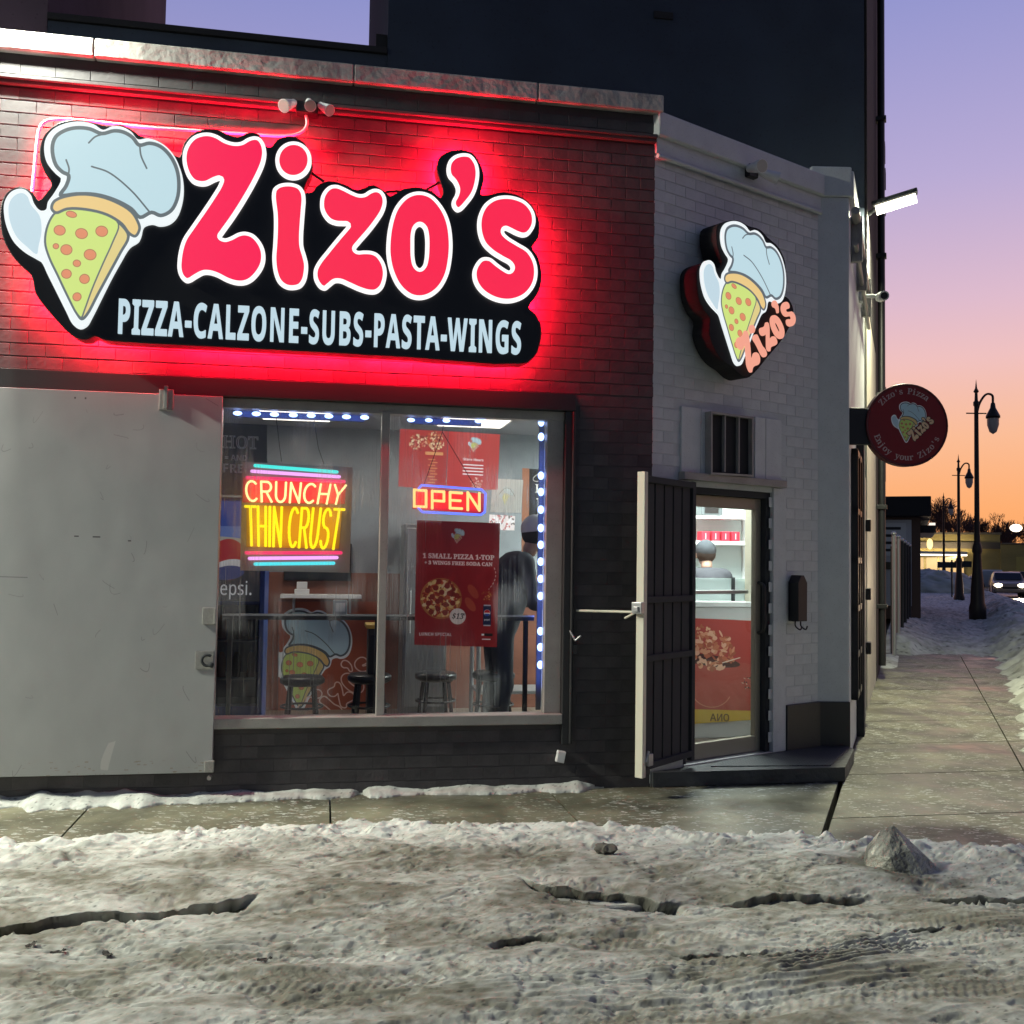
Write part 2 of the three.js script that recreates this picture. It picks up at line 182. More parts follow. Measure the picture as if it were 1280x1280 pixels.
{
  const fw = part(shop, 'front_wall', [bb(-7, WIN.x0, 0, 2.7, -WZ, -0.012), bb(WIN.x1, 0.0, 0, 2.7, -WZ, -0.012), bb(WIN.x0, WIN.x1, 0, WIN.y0, -WZ, -0.012), bb(-7, 0.0, 2.7, 4.9, -WZ, -0.012)].map(g => uvm(g)), M.mortarDark);
  bricks(fw, -6.98, 0, 0, 4.875, ([x, y], w) => (x > WIN.x0 - w / 2 && x < -0.59 && y > 0.42 && y < 2.8) || (x < -3 && x > -5.1 && y > 0.14 && y < 2.76) || (y > 4.66 && y < 4.73), [M.charcoal, M.charcoal2, M.charcoal3], 210,
    ([x, y]) => (inPoly([x, y], BODYA) ? -100 : 0) + (y > 2.8 ? y : -5) - (x < -4.7 ? 50 : 0), ([x, y]) => y > 2.8 ? 0.0042 : 0.0018);
  for (const [a, b] of [[-7, -3.9], [-3.896, -2.2], [-2.196, -0.9], [-0.896, 0.04]]) part(shop, 'coping_stone', [uvm(rb(a, b, 4.885, 5.012, -0.3, 0.06, 0.012))], M.coping);
  part(shop, 'moulding', [uvm(rb(-7, 0.0, 4.694, 4.72, -0.02, 0.052, 0.006)), uvm(rb(-7, -0.002, 4.668, 4.694, -0.02, 0.03, 0.006))], M.charcoal3);
  part(shop, 'window_header', [uvm(rb(-5.4, -0.588, 2.665, 2.79, -0.03, 0.045, 0.006))], M.darkTrim);
  part(shop, 'jamb_trim', [uvm(rb(-0.66, -0.588, 0.315, 2.664, -0.05, 0.03, 0.006)), rod([-0.60, 0.33, 0.04], [-0.60, 2.66, 0.04], 0.012)], M.darkTrim);
  // window: aluminium frame, two panes
  const wn = part(shop, 'window', [uvm(rb(WIN.x0, -0.655, 2.6, 2.664, -0.11, -0.015, 0.004)), uvm(rb(-0.78, -0.661, 0.53, 2.6, -0.11, -0.02, 0.004)), uvm(rb(WIN.x0, WIN.x0 + 0.04, 0.53, 2.6, -0.11, -0.02, 0.004))], M.aluPaint);
  part(wn, 'mullion', [uvm(rb(-1.953, -1.897, 0.5, 2.612, -0.115, 0.0, 0.005))], M.aluPaint);
  part(wn, 'sill', [uvm(rb(WIN.x0, -0.656, 0.458, 0.529, -0.12, 0.035, 0.008))], M.aluPaint);
  part(wn, 'pane', new THREE.PlaneGeometry(1.08, 2.09).translate(-2.487, 1.565, -0.07), M.misted);
  part(wn, 'pane', new THREE.PlaneGeometry(1.13, 2.09).translate(-1.343, 1.565, -0.07), M.misted);
  // chamfered corner wall with the doorway
  const a0 = FB.at(868, 770)[0] - 0.1, a1 = FB.at(966, 770)[0], yd = FB.at(920, 612)[1], yt = FB.at(910, 598)[1], yv = FB.at(910, 516)[1];
  var DOOR = { a0, a1, yd, yt, yv }; console.log('door', JSON.stringify(DOOR));
  const cw = inFrame(part(shop, 'corner_wall', [bb(0.004, a0, 0, 4.8, -WZ, -0.012), bb(a1, 1.95, 0, 4.8, -WZ, -0.012), bb(a0, a1, yd, 4.8, -WZ, -0.012)].map(g => uvm(g)), M.mortarWhite), FB);
  const p0 = FB.at(851, 560)[0], p1 = FB.at(976, 560)[0];
  bricks(cw, 0, 1.945, 0.02, 4.62, ([x, y]) => (x > a0 - 0.05 && x < a1 + 0.05 && y < yt + 0.02) || (x > p0 && x < p1 && y > yt - 0.1 && y < yv + 0.03), [M.white, M.white2, M.white3], 90, ([x, y]) => (x > a1 ? 3 : 0) + (y > 2.3 && y < 4.5 ? 2 : 0) - Math.abs(y - 2) * 0.1, () => 0.0022);
  const c2 = inFrame(part(shop, 'parapet_band', [uvm(rb(-0.01, 1.955, 4.72, 4.9, -0.28, 0.05, 0.015)), uvm(rb(0, 1.95, 4.6, 4.72, -0.2, 0.012, 0.004)), rod([0.0, 4.575, 0.02], [1.94, 4.575, 0.02], 0.018)], M.white), FB);
  const pl = inFrame(part(shop, 'plinth', [uvm(rb(a1 + 0.162, 1.945, 0.1, 0.47, -0.05, 0.018, 0.006))], M.darkTrim), FB);
  const pw = inFrame(part(shop, 'pier_wall', [uvm(rb(-0.06, 0.25, 0, 4.72, -0.4, 0.0, 0.01)), uvm(rb(-0.08, 0.27, 4.72, 4.98, -0.42, 0.02, 0.015))], M.white), FP);
  bricks(pw, -0.02, 0.245, 0.5, 4.6, () => false, [M.white, M.white2], 0, () => 0, () => 0.0022); pw.children.forEach(m => m.position.z = 0.006);
  inFrame(part(shop, 'plinth', [uvm(rb(-0.03, 0.252, 0.1, 0.47, -0.05, 0.022, 0.006))], M.darkTrim), FP);
  // transom boards above the door
  for (const [q0, q1] of [[851, 875], [875.5, 889], [943, 956], [956.5, 976]]) { const b0 = FB.at(q0, 560)[0], b1 = FB.at(q1, 560)[0]; inFrame(part(shop, 'transom_board', [uvm(rb(b0, b1, yt + 0.02, yv, -0.1, 0.008, 0.004))], M.white3), FB); }
  inFrame(part(shop, 'transom_ledge', [uvm(rb(p0 - 0.01, p1 + 0.02, yt - 0.04, yt + 0.018, -0.1, 0.05, 0.006))], M.aluPaint), FB);
  inFrame(part(shop, 'door_casing', [uvm(rb(a1 + 0.001, a1 + 0.16, 0.11, yt - 0.045, -0.05, 0.006, 0.004))], M.white), FB);
  // entrance door: frame, leaf, pane, push bar, handle
  const df = inFrame(part(shop, 'door_frame', [bb(a0, a0 + 0.05, 0.11, yd, -0.16, -0.03), bb(a1 - 0.05, a1, 0.11, yd, -0.16, -0.03), bb(a0 + 0.05, a1 - 0.05, yd - 0.05, yd, -0.16, -0.03)], M.steelDark), FB);
  const l0 = a0 + 0.052, l1 = a1 - 0.052, t1 = yd - 0.052, g0 = 0.24, g1 = t1 - 0.09;
  const dr = inFrame(part(shop, 'door', [rb(l0, l0 + 0.06, 0.12, t1, -0.13, -0.08, 0.005), rb(l1 - 0.06, l1, 0.12, t1, -0.13, -0.08, 0.005), rb(l0 + 0.06, l1 - 0.06, g1, t1, -0.129, -0.081, 0.004), rb(l0 + 0.06, l1 - 0.06, 0.12, g0, -0.129, -0.081, 0.004)], mat([0.3, 0.28, 0.22], { roughness: 0.45, metalness: 0.3 })), FB);
  part(dr, 'pane', new THREE.PlaneGeometry(l1 - l0 - 0.12, g1 - g0).translate((l0 + l1) / 2, (g0 + g1) / 2, -0.105), M.glass);
  part(dr, 'push_bar', [rb(l0 + 0.05, l1 - 0.05, 1.36, 1.39, -0.2, -0.16, 0.008)], M.alu);
  part(dr, 'handle', [tube([[l1 - 0.03, 1.05, -0.08], [l1 - 0.03, 1.07, -0.03], [l1 - 0.03, 1.3, -0.02], [l1 - 0.03, 1.43, -0.03], [l1 - 0.03, 1.45, -0.08]], 0.014)], M.black);
  inFrame(part(shop, 'threshold', [rb(a0, a1, 0.1, 0.118, -0.2, 0.0, 0.004)], M.alu), FB);
  // side wall along the street
  const sl = 3.05;
  inFrame(part(shop, 'side_wall', [uvm(bb(0.004, sl, 0, 4.72, -WZ, 0.0)), uvm(rb(0, sl, 4.72, 4.95, -0.28, 0.04, 0.015))], M.white), FS);
  const sw = inFrame(part(shop, 'side_window', [0.28, 0.7, 1.1].map(x => bb(x, x + 0.035, 0.45, 2.6, 0.002, 0.06)).concat([0.45, 0.8, 1.2, 1.62, 2.05, 2.56].map(y => bb(0.28, 1.135, y, y + 0.05, 0.004, 0.055))), M.black), FS);
  part(sw, 'pane', bb(0.3, 1.12, 0.47, 2.58, 0.001, 0.012), mat([0.35, 0.3, 0.32], { roughness: 0.08, metalness: 0.6 }));
  inFrame(part(shop, 'pilaster', [uvm(rb(1.2, 1.45, 0, 2.9, 0.001, 0.07, 0.008))], M.steelDark), FS);
  const sd = inFrame(part(shop, 'side_door', [uvm(rb(1.55, 2.15, 0.05, 2.5, 0.001, 0.05, 0.006))], mat([0.3, 0.3, 0.29], { roughness: 0.5 })), FS);
  for (const y of [0.7, 1.25, 1.95]) part(sd, 'hinge', [rb(2.05, 2.2, y, y + 0.12, 0.052, 0.1, 0.006)], M.black);
}
// floor plan in the front wall's frame: x along it, z outward
const L2 = (f, x, z) => FA.loc(f.world(x, 0, z));
const IN = 0.2, backD = -3.3;
const sideEnd = (() => { for (let t = 0; t < 6; t += 0.01) if (L2(FS, t, 0)[1] < backD) return t; return 3; })();
{
  const plan = [[-6.9, -IN], [0.08, -IN], L2(FB, 1.9, -IN), L2(FS, 0.3, -IN), L2(FS, sideEnd, -IN), [-6.9, backD]];
  const tileMap = tex(256, 256, (u, v) => { const k = 1 + tn(u, v, 6, 4) * 0.2, gx = Math.min(u * 4 % 1, v * 4 % 1) < 0.03 ? 0.6 : 1; return [120 * k * gx, 108 * k * gx, 96 * k * gx]; }, true);
  part(shop, 'shop_floor', [uvm(poly(plan, -0.1, 0.1))], mat(0xffffff, { map: tileMap, roughness: 0.35 }));
  part(shop, 'shop_ceiling', [uvm(poly(plan, 2.9, 3.0))], mat([0.32, 0.32, 0.34], { roughness: 0.9 }));
  part(shop, 'back_wall', [uvm(bb(-7, FA.loc(FS.world(sideEnd, 0, 0))[0] - 0.02, 0.1, 4.7, backD - 0.15, backD))], mat(0xffffff, { map: paintMap(140, 146, 152, 0.08), roughness: 0.7 }));
  part(shop, 'end_wall', [bb(-7, -6.8, 0.1, 4.7, backD, -WZ)], M.plaster);
  part(shop, 'roof', [poly([[-6.99, -0.05], [-0.05, -0.05], L2(FB, 1.9, -0.1), L2(FS, 0.1, -0.1), L2(FS, sideEnd, -0.05), [-6.99, backD]], 4.5, 4.6)], M.blackMatt);
  part(shop, 'wainscot', [bb(-6.8, -0.1, 0.1, 1.45, backD + 0.002, backD + 0.02)], mat(0xffffff, { map: paintMap(132, 84, 68, 0.2), roughness: 0.6 }));
}
// entry step filling the corner under the chamfer
{
  const st = thing('entry_step', 'low dark concrete entry step in front of the glass door', 'step', FA, [0.8, 0, -0.3]);
  const pts = [[0.01, 0.03], [1.5, 0.0], L2(FP, 0.23, 0.16), L2(FP, 0.23, 0.02), L2(FB, 1.94, 0.02), [0.01, 0.004]];
  part(st, 'slab', [uvm(poly(pts, 0.006, 0.108))], mat(0xffffff, { map: paintMap(56, 58, 61, 0.3), roughness: 0.55, bumpMap: bumpFine, bumpScale: 0.01 }));
  const dm = tex(256, 256, (u, v) => { const a = (u * 8) % 1 - 0.5, b = (v * 8) % 1 - 0.5, k = (Math.floor(u * 8) + Math.floor(v * 8)) % 2 ? [a, b] : [b, a]; return Math.abs(k[0]) < 0.38 && Math.abs(k[1]) < 0.09 ? 1 : 0.2; });
  dm.repeat.set(4, 4);
  part(st, 'tread_plate', [uvm(poly([[0.5, -0.12], [1.42, -0.06], L2(FP, 0.2, 0.12), L2(FB, 1.6, 0.03), L2(FB, 0.75, 0.02)], 0.109, 0.115))], mat([0.07, 0.075, 0.08], { metalness: 0.3, roughness: 0.5, bumpMap: dm, bumpScale: 0.004 }));
}

// ---------------------------------------------------------------- main sign: black cabinet on the wall, lit faces, red light thrown back onto the bricks
const RED = lin(255, 10, 40), LEDW = lin(205, 220, 255);
{
  const g = thing('shop_sign', 'large black sign cabinet with glowing pink-red letters, cook hat and red halo', 'sign', FA, [-2.4, 3.0, 0.0]);
  const w = 0.26, P = p => FA.at(...p, w), body = smooth(BODY.map(P), 3);
  part(g, 'cabinet', extr(body, 0.115, w, [], 0.006), mat([0.006, 0.006, 0.008], { roughness: 0.35 }));
  part(g, 'back_light', extr(inset(body, 0.04), 0.108, 0.114), glow(RED, 3));
  for (const [x, y] of [[-3.9, 3.4], [-3.9, 4.2], [-3.0, 4.1], [-2.0, 4.0], [-1.1, 3.9], [-3.0, 3.15], [-2.0, 3.1], [-1.1, 3.2]]) part(g, 'standoff', rod([x, y, -0.002], [x, y, 0.11], 0.012), M.alu);
  const pinkA = glow(lin(255, 8, 82), 0.95), pinkB = glow(lin(255, 32, 78), 0.95), edge = glow(lin(255, 250, 250), 1.15);
  for (const k of ['Z', 'i', 'dot', 'z', 'o', 'mark', 's']) {
    const out = smooth(LET[k].map(p => FA.at(...p, w + 0.03)), 5), hole = k === 'o' ? [smooth(LET.hole.map(p => FA.at(...p, w + 0.03)), 5)] : [];
    const e = part(g, k === 'mark' ? 'apostrophe' : k === 'dot' ? 'letter_dot' : 'letter', extr(out, w + 0.001, w + 0.03, hole), edge);
    part(e, 'letter_face', extr(inset(out, 0.026), w + 0.03, w + 0.036, hole.map(h => inset(h, -0.026))), k === 'Z' ? pinkA : pinkB);
  }
  // printed panel with the hat and the slice
  const z4 = p => [p[0] / 4.267, p[1] / 4.267 + 140], out = smooth(ART_OUT.map(p => FA.at(...z4(p), w + 0.03)), 4);
  const geo = extr(out, w + 0.001, w + 0.03), pos = geo.attributes.position, uv = geo.attributes.uv;
  const A = FA.at(...z4([0, 0]), w + 0.03), B = FA.at(...z4([1000, 0]), w + 0.03), C = FA.at(...z4([0, 1180]), w + 0.03), e1 = [B[0] - A[0], B[1] - A[1]], e2 = [C[0] - A[0], C[1] - A[1]], det = e1[0] * e2[1] - e1[1] * e2[0];
  for (let i = 0; i < pos.count; i++) { const dx = pos.getX(i) - A[0], dy = pos.getY(i) - A[1]; uv.setXY(i, (dx * e2[1] - dy * e2[0]) / det, 1 - (e1[0] * dy - e1[1] * dx) / det); }
  const art = canvas(1000, 1180, (c, W, H) => { c.fillStyle = '#f2fafc'; c.fillRect(0, 0, W, H); drawArt(c); });
  const artMat = mat([0.1, 0.1, 0.1], { emissive: 0xffffff, emissiveMap: art, emissiveIntensity: 0.95, roughness: 0.4 });
  part(g, 'lit_panel', geo, artMat); scene.userData.art = artMat;
  // the lower line of words
  const font = await new FontLoader().loadAsync('fonts/droid/droid_sans_bold.typeface.json');
  const a = FA.at(147, 374, w), b = FA.at(653, 402, w), base = FA.at(147, 417, w)[1], h = 0.232, str = 'PIZZA-CALZONE-SUBS-PASTA-WINGS';
  const adv = ch => font.data.glyphs[ch].ha / font.data.resolution, total = [...str].reduce((s, c) => s + adv(c), 0), zb = new TextGeometry('Z', { font, size: 1, depth: 0.01 }), cap = (zb.computeBoundingBox(), zb.boundingBox.max.y), size = (h - 0.012) / cap, sx = (b[0] - a[0]) / (total * size); let x = a[0];
  const wm = glow(lin(205, 232, 245), 0.85);
  for (const ch of str) {
    const t = new TextGeometry(ch, { font, size, depth: 0.018, curveSegments: 5, bevelEnabled: true, bevelSize: 0.002, bevelThickness: 0.002, bevelSegments: 1 }); t.scale(sx * 0.93, 1, 1).translate(x, base, w + 0.002);
    part(g, 'small_letter', t, wm); x += adv(ch) * size * sx;
  }
  for (const [p, q] of [[[386, 214], [405, 227]], [[482, 240], [500, 239]], [[532, 238], [549, 228]]]) part(g, 'wire', rod([...FA.at(...p, 0.2), 0.2], [...FA.at(...q, 0.2), 0.2], 0.008), M.black);
  // red light sources between cabinet and wall, facing the bricks
  for (const [px, py, l, hh] of [[75, 300, 0.3, 0.9], [150, 395, 0.5, 0.25], [330, 424, 1.1, 0.08], [550, 436, 1.1, 0.08], [652, 340, 0.1, 0.8], [575, 215, 0.18, 0.18], [480, 262, 0.8, 0.1], [310, 190, 0.7, 0.1], [130, 180, 0.5, 0.2]]) { const [x, y] = FA.at(px, py, 0.1); rectLight(FA.world(x, y, 0.102), FA.n.clone().negate(), l, hh, RED, 330 * 0.12 / Math.max(0.03, l * hh)); }
}
{ // white cable round the sign's upper edge
  const c = thing('white_cable', 'thin white conduit looping down from the spotlights behind the sign top', 'conduit', FA, [-2.5, 4.3, 0.02]);
  part(c, 'cable', [tube([[382, 141], [384, 155], [380, 163], [370, 168], [352, 170], [300, 167], [240, 163], [180, 159], [110, 151], [70, 149], [56, 152], [49, 162], [46, 180], [43, 210], [40, 240]].map(p => [...FA.at(...p, 0.035), 0.035]), 0.011, 90)], M.whitePlain);
}
// ---------------------------------------------------------------- corner sign and round blade sign
{
  const w = 0.2, g = thing('corner_sign', 'small lit cook hat sign on the white chamfered wall above the door', 'sign', FB, [FB.at(925, 400)[0], 2.9, 0.0]);
  const z7 = p => [p[0] / 5.818 + 840, p[1] / 5.818 + 260], at = p => FB.at(...z7(p), w);
  const body = smooth([[330, 130], [400, 95], [480, 90], [560, 130], [640, 155], [700, 215], [780, 290], [825, 400], [820, 520], [800, 620], [850, 660], [885, 740], [870, 830], [800, 960], [700, 1080], [600, 1200], [550, 1235], [500, 1215], [440, 1160], [380, 1120], [330, 1060], [290, 980], [270, 900], [275, 800], [230, 740], [195, 660], [180, 560], [182, 460], [205, 415], [265, 390], [310, 420], [340, 440], [365, 400], [345, 330], [325, 240]].map(at), 3);
  part(g, 'cabinet', extr(body, 0.03, w, [], 0.005), mat([0.006, 0.006, 0.008], { roughness: 0.85 }));
  part(g, 'mount', [rod([body[0][0] + 0.3, 3.5, -0.01], [body[0][0] + 0.3, 3.5, 0.035], 0.05), rod([body[0][0] + 0.3, 4.0, -0.01], [body[0][0] + 0.3, 4.0, 0.035], 0.05)], M.black);
  // the same print, fitted between the hat's top and the tip of the slice
  const T = at([470, 105]), L = at([200, 600]), Rr = at([815, 420]), Bm = at([445, 1145]), sx = (Rr[0] - L[0]) / 955, sy = (T[1] - Bm[1]) / 1105;
  const map = p => [L[0] + (p[0] - 22) * sx, T[1] - (p[1] - 50) * sy], out = smooth(ART_OUT.map(map), 4), geo = extr(out, w + 0.001, w + 0.02), pos = geo.attributes.position, uv = geo.attributes.uv;
  for (let i = 0; i < pos.count; i++) uv.setXY(i, ((pos.getX(i) - L[0]) / sx + 22) / 1000, 1 - ((T[1] - pos.getY(i)) / sy + 50) / 1180);
  part(g, 'lit_panel', geo, scene.userData.art); delete scene.userData.art;
  const pk = glow(lin(255, 172, 148), 0.9), o = at([535, 1185]), e = at([862, 765]), wl = Math.hypot(e[0] - o[0], e[1] - o[1]), an = Math.atan2(e[1] - o[1], e[0] - o[0]);
  for (const k of ['Z', 'i', 'dot', 'z', 'o', 'mark', 's']) { const f = p => { const x = (p[0] - 224) / 448 * wl, y = -(p[1] - 330) / 448 * wl * 0.98; return [o[0] + x * Math.cos(an) - y * Math.sin(an) * 0.9, o[1] + x * Math.sin(an) + y * Math.cos(an)]; }; part(g, k === 'mark' ? 'apostrophe' : k === 'dot' ? 'letter_dot' : 'letter', extr(inset(smooth(LET[k].map(f), 4), 0.006), w + 0.021, w + 0.036, k === 'o' ? [inset(smooth(LET.hole.map(f), 4), -0.004)] : []), pk); }
}
{
  const c = FP.at(1135, 531, 0.0), g = thing('round_sign', 'round dark red sign with curved lettering on a black bracket', 'sign', FP, [c[0], 2.3, -0.1]), r = 0.345;
  const disc = canvas(512, 512, (x, W) => {
    x.fillStyle = '#7d1418'; x.fillRect(0, 0, W, W); x.lineWidth = 5; x.strokeStyle = '#5a1014'; x.beginPath(); x.arc(256, 256, 248, 0, 7); x.stroke();
    x.save(); x.translate(150, 96); x.scale(0.235, 0.235); drawArt(x); x.restore(); x.save(); x.translate(300, 352); x.rotate(-0.85); x.scale(0.4, 0.4); x.translate(-224, -330); drawWord(x, '#e9c9a0', '#2a1412', 16); drawWord(x, '#e9c9a0'); x.restore();
    x.fillStyle = '#b9a8a4'; x.font = 'bold 52px serif'; x.textAlign = 'center';
    const arc = (s, a0, a1, rr, flip) => [...s].forEach((ch, i) => { const a = a0 + (a1 - a0) * i / (s.length - 1); x.save(); x.translate(256 + rr * Math.cos(a), 256 + rr * Math.sin(a)); x.rotate(a + (flip ? -1 : 1) * Math.PI / 2); x.fillText(ch, 0, 0); x.restore(); });
    arc("Zizo's Pizza", -2.42, -0.95, 196, false); arc("Enjoy your Zizo's", 2.75, 0.42, 222, true);
  });
  const face = new THREE.CircleGeometry(r, 48).translate(...c, 0.081 - 0.1), fm = mat(0xffffff, { map: disc, roughness: 0.4 });
  part(g, 'face', face, fm); part(g, 'drum', [rod([...c, -0.1], [...c, -0.02], r + 0.004, r + 0.004, 48), new THREE.TorusGeometry(r, 0.008, 8, 48).translate(...c, -0.02)], mat([0.1, 0.01, 0.012], { roughness: 0.4 }));
  part(g, 'bracket', [rb(0.235, c[0] - r + 0.05, c[1] - 0.17, c[1] + 0.14, -0.09, -0.03, 0.006)], M.black);
}
// ---------------------------------------------------------------- lamps
function spotHead(g, p, dir, s = 1) { // bullet spotlight head, unlit
  const d = V(...dir).normalize(), q = V(...p).addScaledVector(d, 0.11 * s), b = V(...p).addScaledVector(d, -0.03 * s);
  const h = part(g, 'lamp_head', [rod(b.toArray(), q.toArray(), 0.028 * s, 0.05 * s, 14), ball(...b.toArray(), 0.03 * s)], M.whitePlain); const e = V(...p).addScaledVector(d, 0.112 * s);
  part(h, 'lens', rod(q.toArray(), e.toArray(), 0.044 * s, 0.044 * s, 14), mat([0.5, 0.48, 0.45], { roughness: 0.15 }));
}
{
  const [x, y] = FA.at(381, 133, 0.1), g = thing('spotlight_cluster', 'three small unlit spotlights on a black box above the sign', 'lamp', FA, [x, y, 0]);
  part(g, 'junction_box', [rb(x - 0.06, x + 0.09, y - 0.035, y + 0.045, 0, 0.09, 0.01)], M.black);
  spotHead(g, [x - 0.09, y + 0.01, 0.1], [-0.45, -0.5, 0.7], 0.9); spotHead(g, [x + 0.03, y + 0.02, 0.12], [0.1, -0.6, 0.8], 0.8); spotHead(g, [x + 0.12, y + 0.01, 0.1], [0.5, -0.5, 0.6], 0.8);
}
{
  const [x, y] = FB.at(942, 214, 0.05), g = thing('twin_lamp', 'pair of small black lamp heads on the white chamfered wall', 'lamp', FB, [x, y, 0]);
  part(g, 'junction_box', [rb(x - 0.06, x + 0.05, y - 0.05, y + 0.05, 0, 0.06, 0.01)], M.black);
  spotHead(g, [x - 0.06, y, 0.09], [-0.2, -0.2, 0.9], 1.1); spotHead(g, [x + 0.09, y - 0.01, 0.09], [0.8, -0.3, 0.5], 1.0);
}
{ // twin flood on the parapet at the frame's upper corner: one head out over the pavement, one down the wall
  const x = -4.66, y = 5.36, g = thing('parapet_floodlight', 'bright white twin floodlight on an arm above the coping of the charcoal wall', 'lamp', FA, [x, 5.0, 0]), c = lin(250, 255, 238);
  part(g, 'arm', [rod([x, 4.95, -0.1], [x, y + 0.1, -0.05], 0.02), rod([x, y + 0.1, -0.05], [x, y + 0.06, 0.4], 0.02), rod([x - 0.2, y + 0.06, 0.3], [x + 0.2, y + 0.06, 0.3], 0.015)], M.steelDark);
  for (const [xx, zz, deg, w, h, I] of [[x - 0.14, 0.3, 40, 0.16, 0.12, 500], [x + 0.2, 0.38, 2, 0.12, 0.1, 3600]]) {
    const tilt = R(deg), hd = part(g, 'housing', [rb(-w / 2 - 0.02, w / 2 + 0.02, -0.02, 0.05, -h / 2 - 0.02, h / 2 + 0.02, 0.01).rotateX(-tilt).translate(xx, y, zz)], M.steelDark);
    part(hd, 'led_panel', [rb(-w / 2, w / 2, -0.026, -0.0205, -h / 2, h / 2, 0.002).rotateX(-tilt).translate(xx, y, zz)], glow(c, 6));
    const d = V(0, -Math.cos(tilt), 0).addScaledVector(FA.n, Math.sin(tilt)); rectLight(FA.world(xx, y, zz).addScaledVector(d, 0.032), d, w, h, c, I);
  }
}
{ // street light standing on the kerb farther along the road: the light that rakes the shop front and the snow
  const x = -11.0, z = 1.3, H = 6.2, g = thing('road_light', 'tall grey road light on the kerb beyond the shuttered window', 'street light', FA, [x, 0, z]), c = lin(252, 255, 236), tilt = R(20);
  part(g, 'pole', [rod([x, -0.1, z], [x, H - 0.2, z], 0.1, 0.06, 12)], M.aluPaint); part(g, 'arm', [tube([[x, H - 0.25, z], [x + 0.2, H + 0.05, z], [x + 0.7, H + 0.15, z]], 0.035, 20)], M.aluPaint);
  const h = part(g, 'lamp_head', [rb(-0.4, 0.4, -0.02, 0.07, -0.16, 0.16, 0.03).rotateZ(tilt).translate(x + 1.05, H + 0.2, z)], M.steelDark); part(h, 'led_panel', [rb(-0.34, 0.34, -0.027, -0.0205, -0.12, 0.12, 0.002).rotateZ(tilt).translate(x + 1.05, H + 0.2, z)], glow(c, 6));
  part(h, 'visor', [bb(0.39, 0.4, -0.3, 0.0, -0.16, 0.16), bb(-0.4, 0.39, -0.12, 0.0, -0.165, -0.155), bb(-0.4, 0.39, -0.12, 0.0, 0.155, 0.165)].map(q => q.rotateZ(tilt * 0.5).translate(x + 1.05, H + 0.2, z)), M.steelDark);
  const d = V(0, -Math.cos(tilt), 0).addScaledVector(FA.u, Math.sin(tilt)); rectLight(FA.world(x + 1.05, H + 0.2, z).addScaledVector(d, 0.035), d, 0.68, 0.24, c, 2800);
}
{ // long lamp on the tall building, out over the side pavement
  const T0 = 3.3, [ , ] = [0, 0], y = 5.72, g = thing('bar_floodlight', 'bright bar shaped floodlight reaching out over the side pavement', 'lamp', FS, [T0, 5.6, 0]);
  part(g, 'arm', [rod([T0, y - 0.1, 0], [T0, y - 0.02, 0.12], 0.025)], M.steelDark);
  const h = part(g, 'housing', [rb(T0 - 0.07, T0 + 0.07, 0, 0.05, 0, 0.5, 0.012).rotateX(-0.22).translate(0, y, 0.08)], M.steelDark);
  part(h, 'led_tube', [rod([T0, -0.05, 0.03], [T0, -0.05, 0.47], 0.055, 0.055, 16).rotateX(-0.22).translate(0, y, 0.08)], glow(lin(255, 246, 222), 5));
  const c = FS.world(T0, y - 0.06, 0.33), d = V(0, -1, 0).addScaledVector(FS.n, 0.0); rectLight(c, d, 0.12, 0.46, lin(250, 252, 216), 2700);
}
{
  const [x, y] = [3.0, 4.35], g = thing('security_camera', 'small white security camera on the side wall under the bar light', 'camera', FS, [1.9, 4.3, 0]);
  part(g, 'mount', [rb(1.84, 1.96, 4.28, 4.4, 0.001, 0.06, 0.01), rod([1.9, 4.34, 0.05], [1.9, 4.33, 0.18], 0.02)], M.whitePlain);
  const h = part(g, 'housing', [rod([1.95, 4.33, 0.2], [1.74, 4.29, 0.24], 0.05, 0.05, 14)], M.whitePlain); part(h, 'lens', rod([1.74, 4.29, 0.24], [1.73, 4.288, 0.242], 0.035, 0.035, 14), M.black);
}
